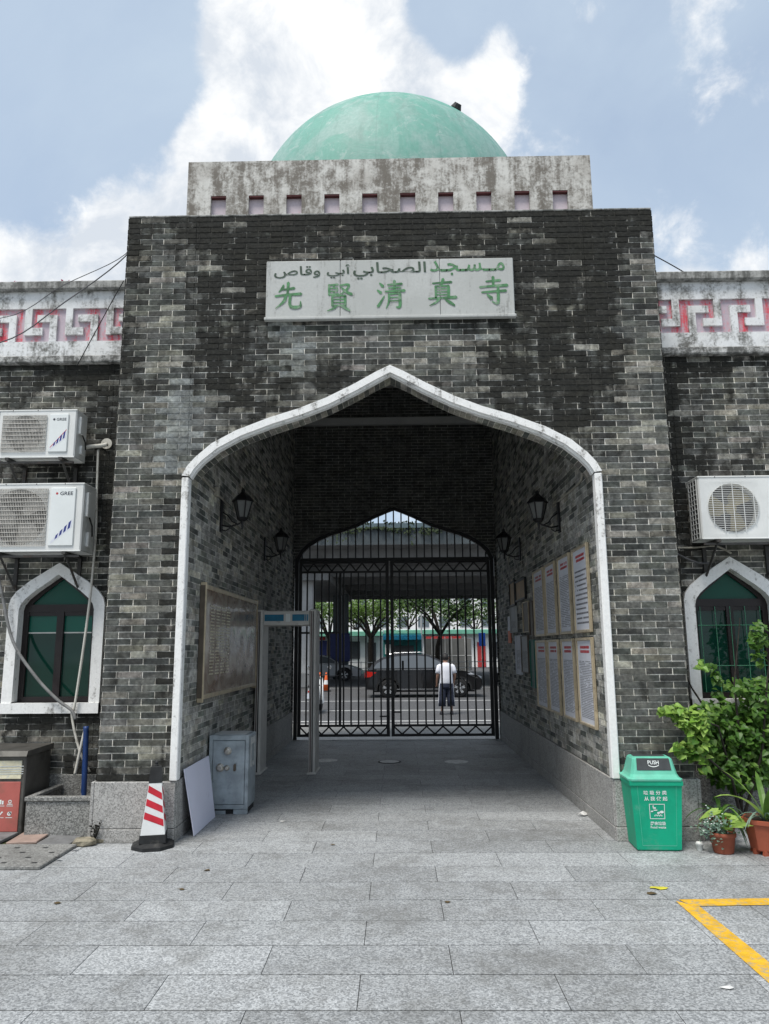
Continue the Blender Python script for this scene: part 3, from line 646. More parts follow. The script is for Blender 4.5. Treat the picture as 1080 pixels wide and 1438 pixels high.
# ------------------------------------------------------------------ side walls with parapet and window
YW = .75
W_OUT = [(.492, 1.04), (.492, 2.10), (.475, 2.17), (.42, 2.245), (.30, 2.345), (.15, 2.44), (0, 2.535)]
W_IN = [(.385, 1.145), (.385, 2.055), (.37, 2.11), (.325, 2.17), (.23, 2.25), (.11, 2.335), (0, 2.415)]
def side_wall(sgn, label, wlabel):
    t = thing('side_wall', label, 'wall')
    wc = 3.416*sgn; mp = [((a[0]+b_[0])/2, (a[1]+b_[1])/2) for a, b_ in zip(W_OUT, W_IN)]
    pf = profile(mp[1:]); hole = dict(c=wc, w=mp[1][0], top=lambda u: pf(u-wc), bottom=1.09)
    bk = MB(); pcs = []
    u = (2.63, 6.4) if sgn > 0 else (-6.4, -2.63)
    brick_wall((0, YW, 0), (1, 0, 0), (0, -1, 0), *u, .455, 4.69, [hole], wing_tone, pcs, bk, stretch=.07)
    facing = bk.build('facing', 'brick', t)
    emit_bricks([(*p, facing) for p in pcs], 300, None, t)
    x0, x1 = u
    k = MB(); k.box(x0+.004, wc-.43, YW+.012, YW+.3, 0, 5.55); k.box(wc+.43, x1-.004, YW+.012, YW+.3, 0, 5.55); k.box(wc-.43, wc+.43, YW+.012, YW+.3, 0, 1.09); k.box(wc-.43, wc+.43, YW+.012, YW+.3, 2.52, 5.55); k.box(wc-.43, wc+.43, YW+.2, YW+.3, 1.09, 2.52)
    k.build('wall_core', 'core', t)
    n = 4
    for i in range(n):
        a = x0+(x1-x0)*i/n; b_ = x0+(x1-x0)*(i+1)/n
        MB().cbox(a+.002, b_-.002, YW-.02, YW+.01, 0, .452, .005).build('plinth_slab', 'granite_planter', t)
    # parapet
    pa = MB(); pa.box(x0, x1, YW-.03, YW+.01, 5.335, 5.53); pa.box(x0, x1, YW-.03, YW+.01, 4.775, 4.952)
    par = pa.build('parapet', 'white_parapet', t)
    MB().box(x0, x1, YW-.002, YW+.011, 4.953, 5.334).build('fret_groove', 'fret_groove', par)
    MB().cbox(x0, x1, YW-.075, YW+.32, 4.695, 4.774, .012).build('ledge', 'ledge', par)
    MB().cbox(x0, x1, YW-.095, YW+.34, 5.531, 5.632, .014).build('coping', 'coping', par)
    per = .4475
    for i in range(-2, 9):
        # hooks mirrored between the two walls
        for kind in (0, 1):
            if kind == 0: poly = [(0, 5.336), (0, 5.028), (.20, 5.028), (.20, 5.113), (.076, 5.113), (.076, 5.336)]
            else: poly = [(.355, 4.951), (.355, 5.26), (.135, 5.26), (.135, 5.18), (.277, 5.18), (.277, 4.951)]
            base = (-3.992+.003) if sgn < 0 else 4.015
            pts = [((base+i*per*(-1)+q[0]) if sgn < 0 else (base+i*per-q[0]), q[1]) for q in poly]
            pts = [((p[0]+2*per) if sgn < 0 else (p[0]-2*per), p[1]) for p in pts]
            lo, hi = min(p[0] for p in pts), max(p[0] for p in pts)
            if lo < x0+.002 or hi > x1-.002: continue
            MB().prism([(p[0], p[1]) for p in pts], 1, YW-.031, YW+.008).build('fret_hook', 'white_parapet', par)
    # window
    w = MB(); sh = lambda P: [(wc-x, z) for x, z in P]+[(wc+x, z) for x, z in reversed(P[:-1])]
    ob, ib = sh(W_OUT), sh(W_IN)
    for i in range(len(ob)-1):
        a, b_, c, d = ob[i], ob[i+1], ib[i+1], ib[i]
        w.add([(a[0], YW-.04, a[1]), (b_[0], YW-.04, b_[1]), (c[0], YW-.04, c[1]), (d[0], YW-.04, d[1]), (a[0], YW+.02, a[1]), (b_[0], YW+.02, b_[1]), (c[0], YW+.09, c[1]), (d[0], YW+.09, d[1])], [(3, 2, 1, 0), (0, 1, 5, 4), (2, 3, 7, 6)])
    w.box(wc-.492, wc+.492, YW-.055, YW+.02, 1.035, 1.135)
    win = w.build('window', 'white_trim', t); win['label'] = wlabel
    g = .075 + YW
    fr = MB(); ib3 = [(wc+(x-wc)*.90, z if z < 1.2 else z-.035) for x, z in ib]
    for i in range(len(ib)-1):
        a, b_, c, d = ib[i], ib[i+1], ib3[i+1], ib3[i]
        fr.add([(a[0], g, a[1]), (b_[0], g, b_[1]), (c[0], g, c[1]), (d[0], g, d[1]), (d[0], g+.05, d[1]), (c[0], g+.05, c[1])], [(3, 2, 1, 0), (3, 4, 5, 2)])
    fr.box(wc-.385, wc+.385, g-.004, g+.05, 2.04, 2.115); fr.box(wc-.385, wc+.385, g-.002, g+.05, 1.135, 1.19); fr.box(wc-.035, wc+.035, g-.006, g+.045, 1.19, 2.04); fr.box(wc-.385, wc-.33, g-.003, g+.045, 1.19, 2.04); fr.box(wc+.33, wc+.385, g-.003, g+.045, 1.19, 2.04)
    fr.box(wc-.33, wc-.035, g+.005, g+.045, 2.0, 2.04); fr.box(wc+.035, wc+.33, g+.005, g+.045, 2.0, 2.04)
    fr.build('frame', 'window_frame', win)
    tp = [(x, max(z, 2.09)) for x, z in ib if z > 2.0]
    MB().prism([(wc-.38, 2.09)]+tp+[(wc+.38, 2.09)], 1, g+.03, g+.036).build('transom_pane', 'glass_transom', win)
    for a, b_ in ((wc-.335, wc-.03), (wc+.03, wc+.335)):
        MB().box(a, b_, g+.028, g+.034, 1.185, 2.03 if sgn > 0 else 1.83).build('pane', 'glass_green', win)
        if sgn < 0: MB().box(a, b_, g+.027, g+.034, 1.832, 2.03).build('blind', 'glass_blind', win); MB().box(a, b_, g+.022, g+.03, 1.822, 1.834).build('blind_bar', 'detector_grey', win)
    if sgn > 0:
        for k in range(5): MB().tube([(wc-.30+k*.15, g-.01, 1.19), (wc-.30+k*.15, g-.01, 2.04)], .004, 5).build('guard_bar', 'guard_green', win)
        for z in (1.45, 1.85): MB().tube([(wc-.33, g-.012, z), (wc+.33, g-.012, z)], .004, 5).build('guard_bar', 'guard_green', win)
    return t
side_wall(-1, 'grey brick side wall with two stacked air conditioners over its arched window', 'arched window with green blinds half lowered')
side_wall(1, 'grey brick side wall with one air conditioner and a leafy shrub below', 'arched window with thin guard bars')

# ------------------------------------------------------------------ ground
structure(MB().box(-300, 300, -120, 400, -.9, -.30).build('ground', 'concrete'))
court = structure(MB().box(-12, 12, -14, 7.9, -.29, -.0042).build('pavement', 'joint_dirt'))
pcs = []
ROW, LEN = .388, .988
r0 = -3.09
for i in range(-9, 30):
    ya, yb = r0+i*ROW, r0+(i+1)*ROW
    if ya > 7.3: break
    off = -.16 if i % 2 == 0 else .315
    k0, k1 = (-5, 5) if ya < -.05 else (-3, 3)
    inside = ya > -.2
    for k in range(k0, k1):
        a, b_ = off+k*LEN, off+(k+1)*LEN
        if inside: a, b_ = max(a, -1.93), min(b_, 1.93)
        if b_-a < .06: continue
        pcs.append((a, b_, ya, min(yb, 7.6)))
smesh = {}
for a, b_, c, d in pcs:
    j = .0019; key = (round(b_-a, 4), round(d-c, 4))
    if key not in smesh:
        w, h = b_-a-2*j, d-c-2*j-.008; smesh[key] = MB().cbox(0, w, 0, h, -.03, 0, .0011).mesh('paving_slab', 'granite_floor')
    link('paving_slab', smesh[key], court, (a+j, c+j, jig()*.0012))
# slabs beside the archway and behind the camera, plain rows
side_slabs = MB()
for i in range(-9, 12):
    ya, yb = r0+i*ROW, r0+(i+1)*ROW
    for x0, x1 in ((-12, -5.1), (5.3, 12)) if ya < -.2 else ((-12, -1.95), (1.95, 12)):
        if ya > .7: continue
        x = x0
        while x < x1-.05:
            w = min(LEN, x1-x); side_slabs.box(x+.002, x+w-.002, ya+.002, yb-.002, -.025, -.001+jig()*.002); x += LEN
for i in range(26):
    for k in range(12):
        x = -12+k*2; side_slabs.box(x+.002, x+1.998, -14+i*.288, -14+(i+1)*.288-.004, -.025, -.001)
stuff(side_slabs.build('slab_field', 'granite_floor', court))
# threshold and street
structure(MB().cbox(-2.1, 2.1, 7.3, 7.9, -.25, -.004, .006).build('threshold', 'granite_plinth'))
structure(MB().box(-80, 80, 7.9, 10.6, -.29, -.03).build('street_pavement', 'concrete'))
kerb = structure(MB().box(-80, 80, 10.6, 10.78, -.29, -.034).build('kerb', 'core'))
for i in range(12): MB().cbox(-6+i*1.0+.004, -5+i*1.0-.004, 10.59, 10.79, -.28, -.028, .012).build('kerb_stone', 'granite_plinth', kerb)
structure(MB().box(-150, 150, 10.79, 75, -.29, -.15).build('road', 'asphalt'))
def lane(y, w, dash=None, name='lane_marking', mat='road_paint'):
    x = -40
    m = MB()
    if not dash: m.box(-60, 60, y, y+w, -.149, -.146)
    else:
        while x < 40: m.box(x, x+dash, y, y+w, -.149, -.146); x += dash*2
    return structure(m.build(name, mat))
lane(12.55, .16); lane(15.9, .15); lane(20.0, .15); lane(29.0, .15, 3)
# yellow parking line
structure(MB().add([(*atZ(x, y, 0).xy, .0035) for x, y in ((949, 1266), (1090, 1390), (1090, 1360), (982, 1273))], [(0, 1, 2, 3)]).build('parking_line', 'yellow_paint'))
structure(MB().add([(*atZ(x, y, 0).xy, .0045) for x, y in ((953, 1264), (1120, 1261.5), (1120, 1271), (972, 1273.5))], [(0, 1, 2, 3)]).build('parking_line', 'yellow_paint'))

# ------------------------------------------------------------------ name plaque
def strokes(mb, char_strokes, cx, cz, size, y, wmul=1.0):
    "brush strokes: each a list of (x, y, width) in a 100-unit box, laid on the plane y, facing -Y"
    k = size/100
    for si, st in enumerate(char_strokes):
        P = [(Vector((p[0], p[1])), p[2]*wmul) for p in st]
        # resample with Catmull-Rom
        Q = []
        for i in range(len(P)-1):
            p0, p1, p2, p3 = P[max(i-1, 0)], P[i], P[i+1], P[min(i+2, len(P)-1)]
            for s in range(6):
                t = s/6; a = .5*((2*p1[0])+(p2[0]-p0[0])*t+(2*p0[0]-5*p1[0]+4*p2[0]-p3[0])*t*t+(3*p1[0]-p0[0]-3*p2[0]+p3[0])*t**3)
                Q.append((a, p1[1]+(p2[1]-p1[1])*t))
        Q.append(P[-1]); L, Rr = [], []
        for i, (p, w) in enumerate(Q):
            d = (Q[min(i+1, len(Q)-1)][0]-Q[max(i-1, 0)][0]); d = d.normalized() if d.length > 1e-6 else Vector((1, 0))
            n = Vector((-d.y, d.x)); L.append(p+n*w*.62); Rr.append(p-n*w*.62)
        d0 = (Q[0][0]-Q[1][0]).normalized()*Q[0][1]*.6; d1 = (Q[-1][0]-Q[-2][0]).normalized()*Q[-1][1]*.6
        poly = [Q[0][0]+d0]+L+[Q[-1][0]+d1]+Rr[::-1]; yy = y-.0006*(si % 6)
        n = len(L); vs = [(cx+(p.x-50)*k, yy, cz+(p.y-48)*k) for p in poly]
        fs = [(0, 1, 2*n+1), (n, n+1, n+2)]+[(1+i, 2+i, 2*n-i, 2*n+1-i) for i in range(n-1)]
        mb.add(vs, fs)
XIAN = [[(34, 90, 5), (30, 78, 9), (18, 64, 3)], [(30, 73, 5), (50, 75, 6), (70, 78, 9)], [(50, 98, 9), (49, 78, 7), (48, 54, 7)], [(6, 49, 6), (50, 54, 7), (94, 56, 10)], [(42, 52, 9), (36, 30, 9), (8, 4, 2)], [(58, 53, 8), (56, 22, 8), (62, 9, 10), (80, 7, 10), (93, 12, 8), (93, 30, 2)]]
XIAN2 = [[(16, 94, 6), (17, 56, 7)], [(17, 92, 5), (46, 94, 7)], [(33, 92, 5), (33, 80, 5)], [(20, 80, 4), (45, 81, 5)], [(45, 81, 5), (44, 69, 5)], [(20, 69, 4), (44, 69, 4)], [(33, 69, 5), (33, 57, 5)], [(17, 57, 5), (49, 58, 7)],
         [(54, 91, 5), (84, 93, 7), (76, 74, 6), (54, 56, 2)], [(58, 84, 4), (74, 68, 8), (94, 57, 9)], [(28, 51, 7), (28, 16, 7)], [(28, 51, 5), (73, 53, 6)], [(72, 53, 8), (72, 15, 8)], [(30, 39, 4), (70, 40, 4)], [(30, 28, 4), (70, 28, 4)], [(28, 17, 5), (72, 17, 5)], [(42, 15, 8), (30, 5, 6), (10, -3, 2)], [(58, 15, 4), (74, 6, 9), (88, -3, 5)]]
QING = [[(12, 92, 4), (23, 80, 10)], [(4, 66, 4), (16, 56, 10)], [(6, 6, 9), (14, 18, 8), (28, 44, 3)], [(40, 85, 5), (88, 88, 8)], [(43, 73, 5), (84, 75, 6)], [(32, 60, 5), (97, 63, 9)], [(63, 99, 9), (63, 60, 6)], [(44, 51, 7), (43, 22, 6), (34, -2, 2)], [(44, 51, 5), (81, 53, 6)], [(81, 53, 9), (81, 6, 9), (68, 3, 3)], [(46, 38, 4), (79, 39, 4)], [(45, 25, 4), (79, 26, 4)]]
ZHEN = [[(18, 84, 5), (82, 88, 8)], [(54, 99, 9), (47, 74, 6)], [(28, 73, 7), (28, 31, 6)], [(28, 73, 5), (73, 74, 6)], [(72, 74, 8), (72, 30, 8)], [(30, 62, 4), (70, 63, 4)], [(30, 52, 4), (70, 52, 4)], [(30, 42, 4), (70, 42, 4)], [(4, 28, 6), (50, 30, 6), (97, 32, 10)], [(38, 24, 8), (26, 12, 6), (6, 2, 2)], [(60, 24, 4), (76, 13, 10), (91, 2, 6)]]
SI = [[(26, 84, 5), (74, 88, 8)], [(50, 100, 9), (50, 68, 7)], [(4, 63, 6), (50, 67, 7), (97, 69, 10)], [(10, 44, 5), (92, 49, 9)], [(66, 60, 8), (65, 12, 9), (60, 2, 7), (44, 10, 2)], [(28, 36, 4), (42, 22, 12)]]
simple('letter_green', (.07, .20, .085), .7, .35, 14, (.22, .33, .22), .45, 14, .2); simple('letter_dark', (.05, .08, .055), .7, .3, 25, (.15, .18, .14), .3, 30)
px0, px1, pz0, pz1 = -1.213, 1.222, 4.834, 5.43
plq = thing('name_plaque', 'pale stone name plaque with green Chinese characters and Arabic script on the brick front', 'plaque', (0, 0, 0))
for a, b_ in ((px0, -.482), (-.479, .498), (.501, px1)): MB().cbox(a, b_, -.05, -.004, pz0, pz1, .006).build('stone_panel', 'plaque_stone', plq)
MB().cbox(px0-.012, px1+.012, -.066, -.01, pz0-.03, pz0+.001, .006).build('bottom_ledge', 'plaque_stone', plq)
kz = (px1-px0)/889.
for ch, zx, zy in ((XIAN, 170, 190), (XIAN2, 352, 195), (QING, 538, 190), (ZHEN, 722, 186), (SI, 905, 182)):
    mb = MB(); strokes(mb, ch, px0+(zx-90)*kz, pz1-(zy-60)*kz*1.06, .285, -.0535, .95); mb.build('character', 'letter_green', plq, fix=False)
for w, a, b_, c, d, m in (("\ufeb9\ufe8e\ufed7\ufeed", 118, 285, 80, 124, 'letter_dark'), ("\ufef2\ufe91\ufe83", 308, 392, 76, 126, 'letter_dark'), ("\ufef2\ufe91\ufe8e\ufea4\ufebc\ufedf\ufe8d", 403, 666, 70, 132, 'letter_dark'), ("\ufeaa\u0640\ufea0\u0640\ufeb4\u0640\u0640\ufee3", 680, 948, 68, 122, 'letter_green')):
    text_on(w, (b_-a)*kz, (d-c)*kz*1.06, lambda u, v: (u, -.0535, v), .012, 'arabic_word', m, plq, at=(px0+((a+b_)/2-90)*kz, pz1-((c+d)/2-60)*kz*1.06))

# ------------------------------------------------------------------ iron gate
gate = thing('iron_gate', 'black wrought iron double gate filling the inner archway', 'gate', (0, YG+.12, 0))
def bar(parent, x, z0, z1, r=.0145, name='bar'): return MB().box(x-r, x+r, -r, r, z0, z1).build(name, 'metal_black', parent)
gtop = profile(B_TOP)
def zigzag(parent, x0, x1, z0, z1, n):
    for i in range(n):
        a = x0+(x1-x0)*i/n; b_ = x0+(x1-x0)*(i+1)/n; m = (a+b_)/2
        for p, q in (((a, z1), (m, z0)), ((m, z0), (b_, z1))):
            d = Vector((q[0]-p[0], q[1]-p[1])).normalized()*.0; t = .014; n_ = Vector((-(q[1]-p[1]), q[0]-p[0])).normalized()*t
            MB().prism([(p[0]-n_.x, p[1]-n_.y), (q[0]-n_.x, q[1]-n_.y), (q[0]+n_.x, q[1]+n_.y), (p[0]+n_.x, p[1]+n_.y)], 1, -.009, .009).build('zigzag_bar', 'metal_black', parent)
for x0, x1 in ((-1.83, -.112), (-.082, 1.82)):
    fr = MB(); fr.box(x0, x0+.06, -.022, .022, .05, 3.30); fr.box(x1-.06, x1, -.022, .022, .05, 3.30)
    for z, h in ((.05, .045), (.225, .04), (3.075, .04), (3.255, .045)): fr.box(x0+.06, x1-.06, -.019, .019, z, z+h)
    leaf = fr.build('gate_leaf', 'metal_black', gate)
    n = 12
    for i in range(1, n): bar(leaf, x0+.02+(x1-x0-.04)*i/n, .26, 3.08)
    zigzag(leaf, x0+.045, x1-.045, .09, .225, 6); zigzag(leaf, x0+.045, x1-.045, 3.115, 3.265, 7)
    if x0 < -1:
        MB().box(-1.06, -1.015, -.021, .021, .26, 3.08).build('wicket_post', 'metal_black', leaf); MB().box(-1.785, -1.06, -.02, .02, 1.93, 1.965).build('wicket_rail', 'metal_black', leaf)
        MB().cbox(-.30, -.13, -.05, -.02, .40, .425, .004).build('bolt', 'metal_black', leaf)
    else:
        MB().cbox(-.06, .11, -.05, -.02, .475, .50, .004).build('bolt', 'metal_black', leaf); MB().box(.12, .16, -.03, .03, 1.25, 1.42).build('lock_box', 'metal_black', leaf)
tr = MB(); tr.box(-1.86, 1.86, -.025, .025, 3.303, 3.365)
trn = tr.build('transom_grille', 'metal_black', gate)
for i in range(-12, 13):
    x = i*.147-.01
    if gtop(x)-.02 > 3.4: bar(trn, x, 3.355, gtop(x)-.01, .013)
am = MB(); ot = [(-x, z) for x, z in B_TOP]+[(x, z) for x, z in reversed(B_TOP[:-1])]; it_ = [(p[0]*.972, p[1]-.055) for p in ot]
for a, b_, c, d in zip(ot[:-1], ot[1:], it_[1:], it_[:-1]):
    q = [(p[0], y, p[1]) for y in (-.06, .03) for p in (a, b_, c, d)]; am.add(q, [(3, 2, 1, 0), (4, 5, 6, 7), (0, 1, 5, 4), (2, 3, 7, 6)])
am.build('arched_frame', 'metal_black', gate)
for x in (-1.87, 1.86): MB().box(x-.032, x+.032, -.05, .03, 0, 3.36).build('gate_post', 'metal_black', gate)

# ------------------------------------------------------------------ lanterns and conduits
def lantern(sgn, y, label):
    t = thing('wall_lantern', label, 'lantern', (sgn*(WI-.006), y, 3.0), 0 if sgn < 0 else math.pi, 'black wall lanterns in the passage')
    MB().cbox(0, .018, -.045, .045, -.06, .30, .004).build('back_plate', 'lantern_black', t)
    sc = MB(); sc.tube([(.01, 0, .02), (.10, 0, .0), (.2, 0, .03), (.245, 0, .055)], .011, 6); sc.tube([(.01, 0, -.03), (.06, 0, -.045), (.10, 0, -.02), (.09, 0, .01), (.06, 0, .005)], .008, 6); sc.tube([(.02, 0, .17), (.08, 0, .13), (.13, 0, .06), (.19, 0, .03)], .008, 6)
    sc.tube([(.245, 0, -.03), (.245, 0, .07)], [.008, .016], 6); sc.build('bracket', 'lantern_black', t)
    n = 6; r0_, r1_, z0, z1 = .055, .105, .10, .29; c = (.245, 0)
    fr = MB(); P = lambda r, z, k: (c[0]+r*math.cos(2*math.pi*k/n), c[1]+r*math.sin(2*math.pi*k/n), z)
    for k in range(n): fr.tube([P(r0_, z0, k), P(r1_, z1, k)], .008, 5)
    fr.lathe([(.03, .06), (.06, .085), (.062, .105), (.05, .11)], 6, (c[0], 0, 0)); fr.build('cage', 'lantern_black', t)
    for k in range(n):
        MB().add([P(r0_*.96, z0+.005, k), P(r0_*.96, z0+.005, k+1), P(r1_*.96, z1, k+1), P(r1_*.96, z1, k)], [(0, 1, 2, 3)]).build('pane', 'frosted_glass', t)
    MB().lathe([(.125, .285), (.125, .295), (.085, .345), (.04, .38), (.022, .40), (.024, .42), (.012, .435), (.001, .445)], 6, (c[0], 0, 0)).build('roof', 'lantern_black', t)
    return t
lantern(-1, 1.38, 'black wall lantern above the brown glazed notice cabinet'); lantern(-1, 4.2, 'black wall lantern beyond the metal detector, next to the gate')
lantern(1, 1.66, 'black wall lantern above the framed notices'); lantern(1, 4.48, 'black wall lantern above the small brown plaques by the gate')
def cable(name, pts, r, mat, label, cat, sub=6, n=6, group=None):
    P = [Vector(p) for p in pts]; Q = []
    for i in range(len(P)-1):
        p0, p1, p2, p3 = P[max(i-1, 0)], P[i], P[i+1], P[min(i+2, len(P)-1)]
        for s in range(sub):
            t = s/sub; Q.append(.5*((2*p1)+(p2-p0)*t+(2*p0-5*p1+4*p2-p3)*t*t+(3*p1-p0-3*p2+p3)*t**3))
    Q.append(P[-1]); return tag(MB().tube(Q, r, n).build(name, mat, None, True), label, cat, group)
XL, XR = -WI+.016, WI-.016
cL = [(XL+.02, .30, 3.55), (XL+.015, .36, 3.44), (XL, .62, 3.36), (XL, .95, 3.33), (XL, 1.38, 3.30)]
cable('conduit_pipe', [atX(283, 662, XL), atX(285, 671, XL), atX(300, 688, XL), atX(322, 711, XL)], .012, 'conduit', 'beige conduit pipe from the arch to the lantern over the notice cabinet', 'conduit')
cable('conduit_pipe', [atX(333, 722, XL), atX(352, 737, XL), atX(384, 763, XL)], .010, 'conduit', 'beige conduit between the two lanterns on the notice cabinet side', 'conduit')
MB().cbox(*sorted((XL-.015, XL+.03)), atX(304, 690, XL).y-.05, atX(304, 690, XL).y+.04, atX(304, 690, XL).z-.05, atX(304, 690, XL).z+.05, .006)
jb = atX(304, 691, XL); tag(MB().cbox(-.02, .03, -.045, .045, -.05, .05, .006).build('junction_box', 'conduit', None, loc=jb), 'small beige junction box on the conduit by the arch', 'junction box')
cable('conduit_pipe', [atX(817, 664, XR), atX(816, 674, XR), atX(805, 686, XR), atX(778, 709, XR)], .012, 'conduit', 'beige conduit pipe from the arch to the lantern over the framed notices', 'conduit')
cable('conduit_pipe', [atX(750, 731, XR), atX(735, 744, XR), atX(720, 757, XR)], .010, 'conduit', 'beige conduit between the two lanterns on the framed notices side', 'conduit')

# ------------------------------------------------------------------ notices
def dashes(mb, fn, w, h, lines, x0=0, ragged=True, hh=.35, dens=.9):
    for i in range(lines):
        v = h/2-(i+.5)*h/lines; u = -w/2+x0; end = w/2*(1-(.5*random.random() if ragged and random.random() < .3 else 0)); lh = h/lines*hh
        while u < end:
            l = w*(.03+.10*random.random())
            if random.random() < dens: mb.add([fn(u, v-lh/2), fn(min(u+l, end), v-lh/2), fn(min(u+l, end), v+lh/2), fn(u, v+lh/2)], [(0, 1, 2, 3)])
            u += l+w*.012
def wall_frame(y0, y1, z0, z1, label, name='framed_notice', sheet='paper', frame='gold_frame', sgn=1, fw=.028, title=True, lines=34, group='framed notices on the passage wall', kind='text', text=True):
    cx = sgn*(WI-.008); t = thing(name, label, 'notice', (cx, (y0+y1)/2, z0), 0, group); hw, H = (y1-y0)/2, z1-z0; s = -sgn
    xx = lambda a, b_: sorted((s*a, s*b_))
    MB().box(*xx(0, .012), -hw+.004, hw-.004, .004, H-.004).build('backing', frame, t)
    MB().box(*xx(.0125, .016), -hw+fw, hw-fw, fw, H-fw).build('sheet', sheet, t)
    for a, b_, c, d in ((-hw, -hw+fw, 0, H), (hw-fw, hw, 0, H), (-hw+fw, hw-fw, 0, fw), (-hw+fw, hw-fw, H-fw, H)):
        MB().cbox(*xx(0, .032), a+.0005, b_-.0005, c, d, .004).build('frame_side', frame, t)
    if text:
        fn = lambda u, v: (s*.0172, s*u, H/2+v)
        W_ = 2*hw-2*fw
        if title:
            m = MB(); f2 = lambda u, v: (s*.0172, s*u, H-.115+v); dashes(m, f2, W_*.62, .085, 2, 0, False, .62, .97); stuff(m.build('title', 'ink_red', t, fix=False))
        m = MB(); f3 = lambda u, v: (s*.0172, s*u, (H-.17)/2+.01+v); dashes(m, f3, W_*.84, H-.30, lines); stuff(m.build('printed_lines', 'ink_black', t, fix=False))
    return t
cols = [(.42, 1.06), (1.20, 1.80), (1.97, 2.585), (2.69, 3.40)]
what = ['next to the arch', 'second from the arch', 'third from the arch', 'farthest from the arch']
for j, (a, b_) in enumerate(cols):
    wall_frame(a, b_, 1.785, 2.655, 'framed white notice with red title, upper row, '+what[j], lines=(12 if j == 0 else 30))
    wall_frame(a, b_, .875, 1.735, 'framed white notice with red title, lower row, '+what[j], lines=34)
wall_frame(4.05, 4.95, 2.34, 2.66, 'wide gold plaque in a black frame beyond the framed notices', 'gold_plaque', 'gold_plaque', 'lantern_black', text=False)
wall_frame(5.02, 5.6, 2.30, 2.70, 'small gold plaque in a black frame nearest the iron gate', 'gold_plaque', 'gold_plaque', 'lantern_black', text=False)
wall_frame(5.0, 5.6, 1.88, 2.29, 'grey notice sheet below the small gold plaque', 'notice_sheet', 'paper_dim', 'paper_dim', title=False, lines=12, fw=.004)
wall_frame(4.0, 4.6, 1.28, 1.82, 'dull framed sheet beside the bare white notice sheet', 'notice_sheet', 'paper_dim', 'bronze_frame', title=False, lines=14, fw=.015)
wall_frame(4.65, 5.15, 1.24, 1.83, 'bare white notice sheet below the plaques', 'notice_sheet', 'paper', 'paper', title=False, lines=16, fw=.004)
wall_frame(3.50, 3.85, 1.10, 1.75, 'dark green board below the olive panel', 'notice_board', 'green_board', 'green_board', title=False, lines=14, fw=.012)
wall_frame(3.50, 3.78, 1.80, 2.28, 'olive panel above the dark green board', 'notice_board', 'bronze_frame', 'bronze_frame', text=False, fw=.012)
wall_frame(3.84, 4.35, 1.86, 2.30, 'bronze panel beside the olive panel', 'notice_board', 'bronze_frame', 'gold_frame', text=False, fw=.012)
ob = thing('warning_sign', 'small orange and white sign on the passage wall by the gate post', 'sign', (WI-.008, 5.85, 1.72))
MB().box(-.012, 0, -.14, .14, 0, .20).build('orange_panel', 'orange', ob); MB().box(-.012, 0, -.14, .14, .202, .44).build('white_panel', 'paper', ob)
# glazed notice cabinet
nc = thing('notice_cabinet', 'long gold framed notice cabinet behind wrinkled clear film', 'notice board', (-WI+.008, 2.03, 1.165))
hw, H = 1.43, 1.13
MB().box(0, .05, -hw+.01, hw-.01, .01, H-.01).build('backing', 'bronze_frame', nc)
fmesh = MB(); nu, nv = 60, 24
for i in range(nu+1):
    for j in range(nv+1):
        u, v = i/nu, j/nv; e = min(1, min(u, 1-u)*12, min(v, 1-v)*8)
        w = .006*math.sin(13*u+5*v)*math.sin(3+7*v-4*u)+.004*math.sin(31*u-11*v+2)+.003*math.sin(9*v+47*u)
        fmesh.v.append((.053+e*(w*.22+.007), -hw+.04+u*(2*hw-.08), .04+v*(H-.08)))
fmesh.f = [(i*(nv+1)+j, (i+1)*(nv+1)+j, (i+1)*(nv+1)+j+1, i*(nv+1)+j+1) for i in range(nu) for j in range(nv)]
fmesh.build('clear_film', 'notice_film', nc, True)
for a, b_, c, d in ((-hw, -hw+.045, -.03, H+.02), (hw-.045, hw, -.03, H+.02), (-hw+.046, hw-.046, 0, .045), (-hw+.046, hw-.046, H-.045, H)): MB().cbox(0, .062, a+(.012 if a == -hw else 0), b_-(.015 if b_ == hw else 0), c, d, .005).build('frame_side', 'gold_frame', nc)
pm = MB()
for k in range(4): dashes(pm, lambda u, v: (.0635, -1.12+k*.24+u, .58+v), .18, .72, 22, 0, True, .4)
stuff(pm.build('printed_lines', 'recycle_pad', nc, fix=False))
wall_frame(4.15, 4.55, 1.08, 1.98, 'narrow black framed board beyond the metal detector', 'narrow_board', 'bronze_frame', 'lantern_black', sgn=-1, text=False)

# ------------------------------------------------------------------ things in the passage
sf = thing('old_safe', 'old blue grey steel safe standing in the passage against the plinth', 'safe', (-1.70, 1.30, 0))
hw, dp, H = .205, .205, .775
MB().cbox(-hw, hw, -dp+.02, dp, .05, H, .012).build('body', 'safe_paint', sf)
ff = MB()
for a, b_, c, d in ((-hw, -hw+.035, .05, H), (hw-.035, hw, .05, H), (-hw+.035, hw-.035, .05, .09), (-hw+.035, hw-.035, H-.05, H)): ff.cbox(a, b_, -dp, -dp+.03, c, d, .004)
ff.build('door_frame', 'safe_paint', sf)
dd = MB().cbox(-hw+.038, hw-.038, -dp+.006, -dp+.03, .094, H-.054, .006).build('door', 'safe_paint', sf)
for x, z, r in ((-.012, .62, .032), (-.085, .455, .034), (-.015, .452, .022)):
    MB().lathe([(r*1.25, -dp+.006), (r*1.2, -dp-.004), (r, -dp-.008), (r*.95, -dp-.03), (r*.6, -dp-.035)], 18, (x, 0, z), 1).build('dial', 'safe_metal', dd)
MB().prism([(.065+.014*math.cos(q*.524), .455+(.022 if math.sin(q*.524) > 0 else -.022)+.014*math.sin(q*.524)) for q in range(12)], 1, -dp-.004, -dp+.006).build('keyhole_plate', 'bronze_frame', dd)
